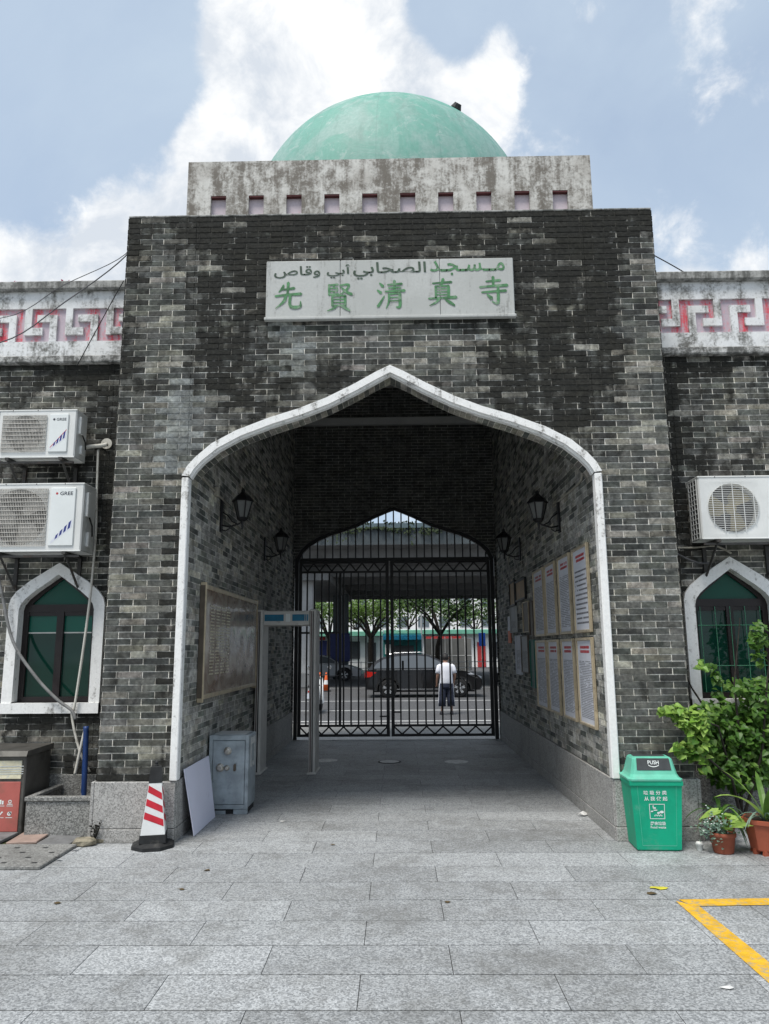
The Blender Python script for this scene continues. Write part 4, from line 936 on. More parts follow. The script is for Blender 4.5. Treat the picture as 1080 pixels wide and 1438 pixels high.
MB().cbox(-hw+.01, hw-.01, -dp+.03, dp-.02, 0, .05, .004).build('base', 'rubber_black', sf); MB().cbox(-hw, -.02, -dp+.004, -dp+.03, .0, .035, .004).build('foot', 'safe_paint', sf); MB().cbox(.06, hw, -dp+.004, -dp+.03, .0, .048, .004).build('foot', 'safe_paint', sf)
st_ = MB()
for y0, y1, z0, z1 in ((-.10, -.06, .45, .74), (.10, .14, .47, .74), (-.06, .10, .67, .735), (-.07, .0, .44, .50), (.04, .12, .44, .49)): st_.box(hw+.0005, hw+.0025, y0, y1, z0, z1)
st_.build('torn_sticker', 'sticker_torn', sf); MB().cbox(-hw+.04, hw-.05, -dp+.06, dp-.03, H, H+.006, .002).build('loose_sheet', 'paper_dim', sf)
# leaning board
bp = [atZ(268, 1175), atZ(305.5, 1147.6), atX(290, 1064, -1.895), atX(253.5, 1079.6, -1.895)]
bp[0].z = bp[1].z = .004; bp[0].x = bp[1].x = -1.79; bp[0].y, bp[3].y, bp[1].y, bp[2].y = .19, .13, .97, 1.02; bp[2].z = bp[3].z = .585; bp[2].x = bp[3].x = -1.888
nrm = (bp[1]-bp[0]).cross(bp[3]-bp[0]).normalized()*.008
lb = MB().add([p for p in bp]+[p-nrm*(1 if nrm.x > 0 else -1) for p in bp], [(0, 1, 2, 3), (7, 6, 5, 4), (0, 4, 5, 1), (1, 5, 6, 2), (2, 6, 7, 3), (3, 7, 4, 0)]).build('leaning_board', 'lavender_board')
tag(lb, 'plain lavender white board leaning against the plinth beside the safe', 'board')
# walk-through metal detector
md = thing('metal_detector', 'grey walk through metal detector frame with blue display panels on its crossbar', 'metal detector', (-1.48, 3.55, 0))
for sx in (-1, 1):
    x0, x1 = (-.425, -.335) if sx < 0 else (.315, .405)
    p = MB().cbox(x0, x1, .0, .50, .0, 2.19, .012).build('side_panel', 'detector_grey', md)
    MB().box(x0+.018, x1-.058, -.004, .002, .03, 2.16).build('stripe', 'detector_brown', p); MB().box(x0+.042, x1-.034, -.005, .002, .03, 2.16).build('light_strip', 'lantern_black', p); MB().box(x0+.062, x1-.012, -.004, .002, .03, 2.16).build('stripe', 'detector_grey', p)
    MB().cbox(x0-.02, x1+.02, -.02, .52, 0, .02, .006).build('foot', 'detector_grey', p)
cb = MB().cbox(-.334, .314, .03, .47, 1.97, 2.17, .01).build('crossbar', 'detector_grey', md)
for a, b_ in ((-.315, -.05), (.07, .24), (.25, .265), (.275, .29)): MB().box(a, b_, .024, .031, 2.03, 2.12).build('blue_panel', 'detector_blue', cb)
MB().box(-.02, .04, .024, .031, 2.02, 2.13).build('display', 'ac_panel', cb)
# floor lights in the passage
simple('floor_light_glass', (.62, .63, .62), .5, .2, 12, (.25, .25, .24), .3, 14)
for i, (px, py) in enumerate(((458, 1068), (547, 1070), (641, 1070))):
    P = atZ(px, py); t = thing('floor_light', ['round scuffed floor plate near the metal detector', 'round scuffed floor plate in the middle of the passage', 'round scuffed floor plate near the framed notices wall'][i], 'floor plate', (P.x, P.y, 0), 0, 'round plates set in the passage floor')
    MB().lathe([(.17, .0), (.17, .006), (.145, .008)], 28, cap=False).build('rim', 'rubber_black' if i == 1 else 'floor_light_glass', t); MB().lathe([(.145, .001), (.144, .0075)], 28).build('lens', 'floor_light_glass', t)

# ------------------------------------------------------------------ traffic cone
tcn = thing('traffic_cone', 'white traffic cone with red slanted stripes and black base before the plinth', 'cone', (-2.05, -.16, 0), R(13))
oct_ = lambda r, z, q=0: [(r*math.cos(R(22.5+45*k)), r*math.sin(R(22.5+45*k)), z) for k in range(8)]
MB().loft([oct_(.185, 0), oct_(.185, .028), oct_(.15, .045), oct_(.135, .05)]).build('base', 'rubber_black', tcn)
sq = lambda h, z: [(-h, -h, z), (h, -h, z), (h, h, z), (-h, h, z)]
MB().loft([sq(.108, .05), sq(.106, .115)]).build('skirt', 'rubber_black', tcn)
hz = lambda z: .100-(.100-.048)*(z-.115)/(.56-.115)
bodyc = MB().loft([sq(hz(.116), .116), sq(hz(.525), .525)]).build('body', 'cone_white', tcn)
for k in range(3):
    za = .19+k*.105
    for rot in range(4):
        pts = []
        for (fx, z) in ((-.92, za+.055), (.92, za-.01), (.92, za+.045), (-.92, za+.108)):
            h = hz(z)+.0015; pts.append((fx*h, -h, z))
        c, s_ = math.cos(rot*math.pi/2), math.sin(rot*math.pi/2)
        MB().add([(p[0]*c-p[1]*s_, p[0]*s_+p[1]*c, p[2]) for p in pts], [(0, 1, 2, 3)]).build('red_stripe', 'cone_red', bodyc, fix=False)
MB().loft([sq(.054, .526), sq(.053, .56), sq(.044, .655), sq(.034, .66)]).build('cap', 'rubber_black', tcn); MB().lathe([(.018, .655), (.018, .668), (.012, .672), (.016, .69), (.008, .70)], 10).build('knob', 'rubber_black', tcn)

# ------------------------------------------------------------------ green litter bin
gb = thing('litter_bin', 'green swing lid food waste bin with white lettering beside the archway', 'bin', (2.172, -.215, 0), R(-3)); gb.scale = (.95, 1, 1)
MB().frustum(.375, .285, .44, .335, .012, .535).build('body', 'bin_green', gb)
MB().cbox(-.17, .17, -.13, .13, 0, .012, .003).build('base', 'bin_green', gb)
def bface(u, v, e=.0): # point on the sloping front
    t = v/.523; hw = .1875+.0325*t; return (u*hw*2, -(.1425+.025*t)-e, .012+v)
rib = MB()
for (u0, u1, v0, v1) in ((-.37, -.365, .03, .50), (.385, .39, .03, .50), (-.37, .39, .03, .034)): rib.add([bface(u0, v0, .002), bface(u1, v0, .002), bface(u1, v1, .002), bface(u0, v1, .002)], [(0, 1, 2, 3)])
rib.build('panel_groove', 'bin_lid', gb, fix=False)
MB().loft([[(a*.455/2, b_*.355/2, z) for a, b_ in ((-1, -1), (1, -1), (1, 1), (-1, 1))] for z in (.515, .55)]).build('rim', 'bin_green', gb)
ring = lambda w, d, z, dy=0: [(a*w/2, b_*d/2+dy, z) for a, b_ in ((-1, -.8), (-.9, -1), (.9, -1), (1, -.8), (1, .8), (.9, 1), (-.9, 1), (-1, .8))]
lid = MB().loft([ring(.465, .365, .551), ring(.47, .37, .566), ring(.425, .335, .578), ring(.40, .30, .60), ring(.345, .22, .715), ring(.32, .19, .728)]).build('lid', 'bin_lid', gb)
# black swing flap on the lid slope
def lface(u, z): t = (z-.60)/(.115); return (u, -(.15-.04*t)-.004, z)
flap = MB().add([lface(-.148, .632), lface(.148, .632), lface(.140, .722), lface(-.140, .722), (.140, .06, .733), (-.140, .06, .733)], [(0, 1, 2, 3), (3, 2, 4, 5)]).build('flap', 'bin_flap', lid, fix=False)
text_on('PUSH', .095, .03, lambda u, v: tuple(Vector(lface(u, .692+v))+Vector((0, -.003, 0))), .015, 'push_lettering', 'ink_white', flap)
sm_ = MB()
for k in range(10):
    a, b_ = -.045+.009*k, -.045+.009*(k+1); f = lambda u: .672-.012*(1-(u/.045)**2)
    sm_.add([tuple(Vector(lface(u, z))+Vector((0, -.0032, 0))) for u, z in ((a, f(a)-.004), (b_, f(b_)-.004), (b_, f(b_)+.002), (a, f(a)+.002))], [(0, 1, 2, 3)])
sm_.build('smile_arrow', 'ink_white', flap, fix=False)
BF = lambda u, v: bface(u/.40, v, .003)
text_on('垃 圾 分 类', .185, .034, BF, .02, 'lettering', 'ink_white', gb, at=(-.012, .447)); text_on('从 我 做 起', .185, .034, BF, .02, 'lettering', 'ink_white', gb, at=(-.008, .400))
ic = MB(); BF2 = lambda u, v: BF(u*1.2, .30+(v-.30)*1.2)
for (u0, u1, v0, v1) in ((-.055, .05, .345, .349), (-.055, .05, .25, .254), (-.055, -.051, .254, .345), (.046, .05, .254, .345)): ic.add([BF2(u0, v0), BF2(u1, v0), BF2(u1, v1), BF2(u0, v1)], [(0, 1, 2, 3)])
def blobp(cu, cv, ru, rv, n=10): ic.add([BF2(cu+ru*math.cos(6.283*k/n), cv+rv*math.sin(6.283*k/n)) for k in range(n)], [tuple(range(n))])
blobp(-.02, .322, .012, .005); blobp(-.028, .332, .004, .009); blobp(-.014, .308, .015, .004); blobp(-.038, .300, .009, .005); blobp(.028, .296, .015, .009); blobp(.006, .290, .010, .007)
for k in range(7): blobp(-.02+.008*k, .272+.004*((k % 2)), .0028, .006)
ic.build('food_waste_icon', 'ink_white', gb, fix=False)
text_on('厨余垃圾', .13, .030, BF, .022, 'lettering', 'ink_white', gb, at=(0, .206)); text_on('Food waste', .13, .020, BF, .02, 'lettering', 'ink_white', gb, at=(0, .176))
wp = MB().cbox(0, .09, 0, .02, 0, .30, .004).build('wood_offcut', 'rubble', None, loc=(2.345, -.062, 0)); wp.rotation_euler = (R(4), R(-9), 0)
tag(wp, 'pale wooden offcut propped behind the green bin', 'wood')

# ------------------------------------------------------------------ air conditioners
def air_conditioner(label, loc, w, h, d, style, valve_side):
    t = thing('air_conditioner', label, 'air conditioner', loc, 0, 'outdoor air conditioner units on the side walls')
    gx0, gx1, gz0, gz1 = {'mesh': (.035, .56*w+.06, .055, h-.05), 'square': (.02, .64*w, .05, h-.045), 'round': (.055, .64*w, .05, h-.055)}[style]
    gc = ((gx0+gx1)/2, (gz0+gz1)/2); gr = min(gx1-gx0, gz1-gz0)/2*(.96 if style != 'round' else .93)
    b = MB()
    # front skin with an opening for the fan: ring of quads from rectangle to circle
    N = 48; rect = []; circ = []
    for k in range(N):
        a = 2*math.pi*(k+.5)/N; ca, sa = math.cos(a), math.sin(a); q = max(abs(ca)/((gx1-gx0)/2), abs(sa)/((gz1-gz0)/2))
        rect.append((gc[0]+ca/q, .0, gc[1]+sa/q)); circ.append((gc[0]+gr*ca, .004, gc[1]+gr*sa))
    b.add(rect+circ, [(k, (k+1) % N, N+(k+1) % N, N+k) for k in range(N)])
    b.add([(c[0], .0, c[2]) if i < N else (c[0], .10, c[2]) for i, c in enumerate(circ+circ)], [(k, (k+1) % N, N+(k+1) % N, N+k) for k in range(N)])
    e = .012
    for q in ([(e, gz1), (w-e, gz1), (w-e, h-e), (e, h-e)], [(e, e), (w-e, e), (w-e, gz0), (e, gz0)], [(e, gz0), (gx0, gz0), (gx0, gz1), (e, gz1)], [(gx1, gz0), (w-e, gz0), (w-e, gz1), (gx1, gz1)]): b.add([(p[0], 0, p[1]) for p in q], [(0, 1, 2, 3)])
    # corner fillers so that the rectangle corners close
    for sx in (0, 1):
        for sz in (0, 1):
            cx, cz = (gx0, gx1)[sx], (gz0, gz1)[sz]; near = sorted(range(N), key=lambda k: (rect[k][0]-cx)**2+(rect[k][2]-cz)**2)[:2]
            b.add([(cx, 0, cz), rect[near[0]], rect[near[1]]], [(0, 1, 2)])
    # sides with rounded front edges, top lip, back, bottom
    pf = [(e, 0, e, 0), (0, e, 0, e)]
    b.add([(e, 0, e), (e, 0, h-e), (0, e, h-e), (0, e, e), (0, d, e), (0, d, h-e)], [(0, 1, 2, 3), (3, 2, 5, 4)]) if not (style == 'round') else b.add([(e, 0, e), (e, 0, h-e), (0, e, h-e), (0, e, e), (0, .05, e), (0, .05, h-e), (0, d, e), (0, d, h-e), (0, d-.03, e), (0, d-.03, h-e)], [(0, 1, 2, 3), (3, 2, 5, 4), (8, 9, 7, 6)])
    b.add([(w-e, 0, e), (w-e, 0, h-e), (w, e, h-e), (w, e, e), (w, d, e), (w, d, h-e)], [(0, 1, 2, 3), (3, 2, 5, 4)])
    b.add([(0, d, e), (w, d, e), (w, d, h-e), (0, d, h-e)], [(0, 1, 2, 3)])
    b.cbox(-.004, w+.004, -.006, d+.004, h-e, h+.004, .004); b.cbox(.0, w, -.003, d, 0, e, .003)
    body = b.build('casing', 'ac_white', t)
    MB().box(gx0+.01, gx1-.01, .10, .115, gz0+.01, gz1-.01).build('fan_well', 'ac_dark', t)
    if style == 'round':
        MB().box(.002, .012, .05, d-.03, e, h-e).build('coil', 'ac_dark', t)
        sg = MB()
        for k in range(13): z = e+.01+(h-2*e-.02)*k/12; sg.box(-.004, .001, .05, d-.03, z-.004, z+.004)
        for y in (.05, .05+(d-.08)*.35, .05+(d-.08)*.7, d-.03): sg.box(-.005, .002, y-.004, y+.004, e, h-e)
        sg.build('side_grille', 'ac_white', t)
    fan = MB().lathe([(.055, .05), (.055, .075), (.03, .085)], 16, (gc[0], 0, gc[1]), 1).build('fan_hub', 'ac_yellow' if style == 'round' else 'ac_dark', t)
    for k in range(3):
        a0 = k*2.094+.4; vs = []
        for i in range(7):
            a = a0+i*.21
            for r, y in ((.05, .055), (gr*.93, .045+.05*i/6)): vs.append((gc[0]+r*math.cos(a), y+.03*i/6, gc[1]+r*math.sin(a)))
        MB().add(vs, [(2*i, 2*i+2, 2*i+3, 2*i+1) for i in range(6)]).build('fan_blade', 'ac_yellow' if style == 'round' else 'ac_grille', fan)
    g = MB()
    if style == 'round':
        for k in range(-13, 14):
            z = gc[1]+k*gr/13.5; x = math.sqrt(max(0, gr*gr-(z-gc[1])**2)); g.box(gc[0]-x-.01, gc[0]+x+.01, -.010, -.006, z-.0022, z+.0022)
        for k in range(-2, 3):
            x = gc[0]+k*.1; z = math.sqrt(max(0, (gr+.02)**2-(x-gc[0])**2)); g.box(x-.003, x+.003, -.014, -.010, gc[1]-z, gc[1]+z)
    else:
        n = 34 if style == 'square' else 30
        for k in range(n+1):
            x = gx0+.012+(gx1-gx0-.024)*k/n; g.box(x-.0028, x+.0028, -.010, -.005, gz0+.012, gz1-.012)
        m = 13 if style == 'square' else 9
        for k in range(m+1): z = gz0+.012+(gz1-gz0-.024)*k/m; g.box(gx0+.01, gx1-.01, -.015, -.010, z-.0035, z+.0035)
    stuff(g.build('grille', 'ac_white' if style == 'round' else 'ac_grille', t))
    if style != 'round':
        p0, p1 = gx1+.02, w-.075
        pn = MB().cbox(p0, p1, -.014, 0, .055, h-.045, .006).build('service_panel', 'ac_panel', t)
        F = lambda u, v: (u, -.0148, v); pw_ = p1-p0
        text_on('GREE', pw_*.52, pw_*.15, F, .02, 'brand_lettering', 'ink_dark', pn, at=(p0+pw_*.63, h-.105))
        MB().lathe([(.012, -.0150), (.012, -.0145)], 14, (p0+pw_*.25, 0, h-.105), 1).build('brand_mark', 'ink_dark' if style == 'mesh' else 'ink_red', pn)
        s0 = .075; ln = pw_*.9
        q = lambda a, o_: (p0+pw_*.12+a*ln*.9+o_*.0, -.0146, s0+a*ln*.72+o_)
        MB().add([q(0, 0), q(1, 0), q(1, .085), q(0, .025)], [(0, 1, 2, 3)]).build('slogan_band', 'paper', pn, fix=False)
        if style == 'mesh': MB().add([(p[0], p[1]-.0002, p[2]) for p in (q(0, .02), q(1, .078), q(1, .09), q(.0, .03))], [(0, 1, 2, 3)]).build('slogan_line', 'ink_red', pn, fix=False)
        for i in range(4):
            a, c = .18+i*.2, .30+i*.2
            MB().add([(p[0], p[1]-.0003, p[2]) for p in (q(a, .012), q(c, .012), q(c+.05, .05+.01*i), q(a+.05, .045+.01*i))], [(0, 1, 2, 3)]).build('slogan_mark', 'ink_blue', pn, fix=False)
        MB().cbox(w, w+.028, .05, .12, h*.52, h*.88, .006).build('handle_cover', 'ac_white', t); MB().cbox(w, w+.03, .10, .17, .06, h*.30, .006).build('valve_cover', 'ac_white', t)
        MB().tube([(w+.012, .12, h*.55), (w+.035, .16, h*.40), (w+.03, .19, h*.25)], .008, 6).build('power_cable', 'cable_black', t)
    for x in (.18, .5, .8): MB().lathe([(.006, -.0065), (.006, -.004)], 8, (x*w, 0, h-.006), 1).build('screw', 'ac_dark', t)
    # wall brackets
    back = YW-loc[1]-.008
    for x in (.16*w, .84*w):
        m = MB(); m.box(x-.018, x+.018, -.03, back, -.03, -.001); m.box(x-.018, x+.018, back-.03, back, -.34, -.03)
        a, b_ = Vector((x, .02, -.03)), Vector((x, back-.02, -.33)); m.tube([a, b_], .014, 4); m.build('bracket', 'steel_bracket', t)
    MB().box(.02, w-.02, .02, .05, -.052, -.031).build('bracket_rail', 'steel_bracket', t)
    return t
air_conditioner('white air conditioner with red slogan line, upper one of the stacked pair', (-3.985, .37, 3.56), .795, .50, .26, 'mesh', 1)
air_conditioner('larger white air conditioner, lower one of the pair, over the arched window', (-4.02, .36, 2.605), .96, .685, .32, 'square', 1)
air_conditioner('white air conditioner with round fan opening above the window with guard bars', (3.02, .37, 2.665), .93, .625, .27, 'round', 0)

# ------------------------------------------------------------------ pipes, hoses, overhead wires
def fromY(L, Y): return [atY(x, y, Y) for x, y in L]
cable('insulated_pipe', fromY([(119, 629), (128, 627), (140, 626), (151, 624)], .64), .022, 'pvc_white', 'white taped refrigerant pipe from the upper air conditioner to the wall', 'pipe', n=8)
P = atY(151, 624, YW); rs = MB().lathe([(.058, -.03), (.058, -.022), (.05, 0)], 24, (0, 0, 0), 1).build('pipe_rosette', 'pvc_white', None, loc=(P.x, YW, P.z)); tag(rs, 'round white wall rosette where the taped pipe enters the wall', 'pipe cover')
cable('drain_pipe', fromY([(138, 632), (136, 690), (134, 760), (124, 860), (106, 985), (101, 1005), (112, 1055), (126, 1084)], .66), .0125, 'pvc_white', 'thin white drain pipe hanging down across the arched window', 'pipe')
cable('drain_hose', fromY([(-6, 800), (2, 830), (18, 900), (50, 950), (80, 982), (100, 997), (106, 1010)], .64), .016, 'hose_grey', 'grey drain hose sagging across the window sill', 'hose', n=8)
cable('drain_stub', fromY([(120, 1022), (112, 1056), (105, 1088)], .62), .014, 'pvc_white', 'short cream pipe end crossing the drain pipe above the planter', 'pipe')
cable('blue_pipe', fromY([(121, 1020), (120, 1060), (117, 1130)], .60), .026, 'pipe_blue', 'dark blue pipe rising out of the granite planter', 'pipe', n=10)
cable('thin_cord', fromY([(119, 1022), (120, 1070), (113, 1126)], .585), .005, 'pvc_white', 'thin pale cord hanging beside the blue pipe', 'cord')
cable('condenser_pipe', fromY([(946, 769), (975, 769), (1005, 767), (1027, 777)], .66), .010, 'conduit', 'tan pipe under the air conditioner above the guard bar window', 'pipe')
cable('condenser_cable', fromY([(948, 776), (968, 786), (985, 791), (1000, 790)], .68), .010, 'cable_grey', 'grey sagging cable below the tan pipe', 'cable')
cable('overhead_wire', [(-4.9, .2, 4.72), *fromY([(0, 481), (90, 425), (176, 360)], .2), (-2.64, .3, 6.05)], .006, 'cable_grey', 'overhead wire running lowest along the fret parapet', 'wire', group='overhead wires')
cable('overhead_wire', [(-5.2, .2, 5.1), *fromY([(0, 447), (90, 400), (176, 357)], .2), (-2.64, .3, 6.1)], .004, 'cable_grey', 'thin overhead wire above the fret parapet', 'wire', group='overhead wires')
cable('overhead_wire', fromY([(108, 514), (140, 455), (162, 415), (174, 394)], .55), .005, 'cable_black', 'black wire climbing steeply over the fret parapet to the brick pier', 'wire', group='overhead wires')
cable('overhead_wire', [*fromY([(910, 354), (943, 372), (972, 389)], .8), atY(990, 400, 1.2)], .006, 'cable_black', 'black wire dropping behind the parapet of the one unit side', 'wire', group='overhead wires')

# ------------------------------------------------------------------ planter, recycling bin, loose slabs
pt = thing('granite_planter', 'grey granite planter box beside the striped cone, weeds inside', 'planter', (-2.98, .38, 0))
MB().cbox(-.30, .30, -.30, -.265, 0, .325, .005).build('front_slab', 'granite_planter', pt); MB().cbox(-.31, .305, -.315, -.245, .327, .365, .005).build('front_coping', 'granite_planter', pt)
MB().cbox(-.30, -.262, -.243, .34, 0, .33, .005).build('side_slab', 'granite_planter', pt); MB().cbox(.262, .30, -.263, .34, 0, .325, .005).build('side_slab', 'granite_planter', pt); MB().cbox(-.31, -.25, -.24, .34, .332, .365, .005).build('side_coping', 'granite_planter', pt)
MB().box(-.262, .262, -.264, .345, 0, .22).build('soil', 'soil', pt)
rb = thing('recycling_bin', 'metal recycling bin with a red door panel and white pictograms', 'bin', (-3.72, .36, 0))
MB().cbox(-.36, .36, -.16, .34, .0, .70, .008).build('casing', 'recycle_metal', rb); MB().prism([(-.20, .70), (.35, .70), (.35, .755), (-.175, .745)], 0, -.375, .375).build('roof', 'recycle_metal', rb)
dr_ = MB().cbox(-.05, .325, -.168, -.161, .045, .475, .003).build('door', 'recycle_red', rb); MB().cbox(-.05, .325, -.172, -.161, .50, .66, .003).build('notice_pad', 'recycle_pad', rb)
for z in (.535, .555, .575, .60): MB().add([(-.36+.0, -.174, z-.006), (.345, -.175, z+.008), (.345, -.175, z+.016), (-.36, -.174, z+.004)], [(0, 1, 2, 3)]).build('tape_strip', 'clear_plastic', rb, fix=False)
for r_ in range(2):
    for c_ in range(3):
        x, z = .085+c_*.078, .30-r_*.10; ic2 = MB(); yy = -.1695
        def rq(a, b_, c, d): ic2.add([(x+a, yy, z+c), (x+b_, yy, z+c), (x+b_, yy, z+d), (x+a, yy, z+d)], [(0, 1, 2, 3)])
        if (r_, c_) == (0, 0): rq(-.022, -.006, -.02, .012); rq(-.018, -.010, .013, .022); rq(.004, .02, -.02, .02)
        elif (r_, c_) == (0, 1): rq(-.02, .0, -.02, .02); rq(.005, .02, -.02, .012)
        elif (r_, c_) == (0, 2): ic2.lathe([(.016, yy), (.009, yy)], 14, (x, 0, z+.004), 1, cap=False); rq(-.024, .024, -.022, -.015)
        elif (r_, c_) == (1, 0): ic2.lathe([(.016, yy), (.001, yy)], 12, (x, 0, z-.006), 1, cap=False); rq(-.006, .006, .008, .022)
        elif (r_, c_) == (1, 1): ic2.add([(x-.022, yy, z-.018), (x-.012, yy, z-.022), (x+.022, yy, z+.014), (x+.012, yy, z+.022)], [(0, 1, 2, 3)])
        else: ic2.lathe([(.018, yy), (.008, yy)], 12, (x, 0, z), 1, cap=False); rq(.0, .02, -.004, .018)
        rq(-.03, .03, -.036, -.031); ic2.build('pictogram', 'ink_white', dr_, fix=False)
bump_ = MB(); bump_.box(-.30, -.06, -.168, -.16, .045, .66); bump_.build('door', 'recycle_metal', rb)
# concrete drain cover with finger holes
cv = thing('drain_cover', 'concrete drain cover with rows of small holes beside the recycling bin', 'drain cover', (-3.3, -.50, 0))
MB().cbox(-.62, .60, -.335, .335, .0, .028, .006).build('slab', 'concrete', cv)
for r_ in range(4):
    for k in range(5): MB().box(-.45+k*.24+(r_ % 2)*.12-.022, -.45+k*.24+(r_ % 2)*.12+.022, -.24+r_*.15-.016, -.24+r_*.15+.016, .0275, .0288).build('hole', 'rubber_black', cv)
lt = MB().cbox(-.13, .13, -.18, .18, 0, .022, .004).build('loose_tile', 'tile_pink', None, loc=(-3.19, .02, .025)); lt.rotation_euler = (R(1), R(-2), R(3)); tag(lt, 'pinkish loose tile lying by the planter', 'tile', 'loose tiles by the planter')
lt = MB().cbox(-.14, .14, -.17, .17, 0, .025, .004).build('loose_tile', 'tile_grey', None, loc=(-2.90, .0, .012)); lt.rotation_euler = (R(2), R(1), R(-2)); tag(lt, 'dark grey loose tile lying by the planter', 'tile', 'loose tiles by the planter')
lt = MB().cbox(-.16, .16, -.17, .17, 0, .025, .004).build('loose_tile', 'tile_grey', None, loc=(-3.54, .02, .02)); tag(lt, 'grey loose tile in front of the recycling bin', 'tile', 'loose tiles by the planter')
def rock(mb, c, r, seed):
    rr = random.Random(seed); rings = []
    for i, z in enumerate((-.5, -.3, .2, .45)):
        rings.append([(c[0]+r[0]*(1 if i in (1, 2) else .75)*math.cos(6.283*k/9)*(1+.3*(rr.random()-.5)), c[1]+r[1]*(1 if i in (1, 2) else .75)*math.sin(6.283*k/9)*(1+.3*(rr.random()-.5)), c[2]+r[2]*z*(1+.3*(rr.random()-.5))) for k in range(9)])
    return mb.loft(rings)
for i, (x, y, a, b_, h) in enumerate(((-2.66, -.10, .10, .07, .06), (-2.58, .0, .09, .05, .045), (-2.76, .13, .08, .03, .04))):
    tag(rock(MB(), (0, 0, h*.5), (a, b_, h), i).build('rubble_stone', 'rubble', None, loc=(x, y, 0)), ['largest broken yellowish stone beside the dark loose tile', 'broken yellowish stone against the plinth', 'thin broken stone behind the dark loose tile'][i], 'stone', 'broken stones by the planter')
rock_bed = MB(); rg = random.Random(3)
for k in range(60): rock(rock_bed, (-3.6+rg.random()*.95, -.16+rg.random()*.22, .004), (.03, .03, .018), k)
stuff(rock_bed.build('mossy_soil', 'moss'))
def weed(loc, h, n, label, mat='weed', seed=1):
    t = thing('weed', label, 'weed', loc); rg = random.Random(seed)
    for k in range(n):
        a = rg.random()*6.28; l = h*(.5+.5*rg.random()); tip = Vector((math.cos(a)*l*.28+.05*l, math.sin(a)*l*.2-.02, l)); m = MB(); m.tube([(0, 0, 0), tip*.5+Vector((.01, 0, .02)), tip], [.004, .003, .001], 4)
        for q in range(7):
            p = tip*(.25+.75*q/7); b_ = rg.random()*6.28; d = Vector((math.cos(b_)*.03, math.sin(b_)*.02, .02)); s = Vector((.009, .0, .006)); m.add([p, p+d*.5+s, p+d, p+d*.5-s], [(0, 1, 2, 3)])
        m.build('stem', mat, t, fix=False)
    return t
weed((-2.60, -.055, 0), .22, 6, 'small dark weed growing at the foot of the plinth')
weed((-3.0, .25, .22), .16, 6, 'dry weeds inside the granite planter', seed=4)

# ------------------------------------------------------------------ plants
def heart(w, l, fold=.25, droop=.2):
    V = [(0, 0, 0), (-.34*w, -.10*l, .05*w), (-.5*w, .18*l, fold*.5*w), (-.36*w, .52*l, fold*.36*w-droop*.15*l), (0, l, -droop*.5*l), (.36*w, .52*l, fold*.36*w-droop*.15*l), (.5*w, .18*l, fold*.5*w), (.34*w, -.10*l, .05*w), (0, .5*l, -droop*.08*l)]
    return V, [(0, 8, 2, 1), (8, 4, 3, 2), (0, 7, 6, 8), (8, 6, 5, 4)]
def place(V, p, d, up, s):
    d = d.normalized(); x = d.cross(up); x = x.normalized() if x.length > 1e-4 else Vector((1, 0, 0)); z = x.cross(d)
    return [p+x*v[0]*s+d*v[1]*s+z*v[2]*s for v in V]
rg = random.Random(11)
shrub = thing('leafy_shrub', 'leafy green shrub with heart shaped leaves spilling below the guard bar window', 'shrub', (3.15, .35, 0))
so = Vector((3.15, .35, 0))
stm = [[(0, 0, .1), (-.1, -.05, .6), (-.3, -.4, .95), (-.66, -.52, 1.08)], [(0, 0, .1), (.05, 0, .7), (.0, -.1, 1.3), (.1, -.12, 1.9)], [(.02, 0, .1), (.2, -.1, .7), (.3, -.1, 1.3), (.45, -.1, 2.0)], [(0, 0, .1), (-.05, .1, .8), (-.28, .2, 1.25), (-.36, .18, 1.45)], [(0, 0, .1), (-.2, -.35, .5), (-.5, -.5, .74)]]
for L in stm: MB().tube(L, [.016, .012, .008, .004], 6).build('stem', 'bark', shrub)
blobs = [(1000, 1008, 48, 26, 230), (1045, 1030, 45, 34, 330), (1070, 985, 30, 36, 190), (990, 1048, 34, 22, 110), (1030, 1070, 45, 22, 160), (946, 998, 20, 9, 40), (964, 1012, 16, 14, 60), (985, 1025, 22, 24, 110), (1066, 900, 12, 36, 60), (1040, 965, 22, 14, 60), (1085, 1040, 30, 60, 160), (1110, 960, 30, 80, 160), (960, 1052, 16, 12, 44), (1000, 1080, 18, 10, 30), (1040, 1088, 46, 22, 190), (1068, 1060, 30, 30, 120), (1000, 940, 8, 8, 8), (985, 934, 8, 6, 8), (1010, 955, 8, 12, 10), (1008, 975, 6, 10, 8)]
spots = []
for bx, by, rx, ry, n in blobs:
    for _ in range(int(n*1.45)):
        while True:
            a, b_, c = rg.uniform(-1, 1), rg.uniform(-1, 1), rg.uniform(-1, 1)
            if a*a+b_*b_+c*c < 1: break
        small = n < 40
        Y = .42+c*(.10 if small or by < 950 else .26)
        if bx+a*rx < 992: Y = -.16+c*.10
        spots.append(atY(bx+a*rx, by+b_*ry, Y))
V, F = heart(1, 1.15); hm = []
for s_ in (.036, .050, .066): hm.append((MB().add([Vector(v)*s_ for v in V], F).mesh('leaf', 'leaf_shrub')))
hm.append(MB().add([Vector(v)*.058 for v in V], F).mesh('leaf', 'leaf_bright'))
rest = MB(); spots.sort(key=lambda p: p.y); vis = [p for p in spots if pix(p)[0] < 1080]
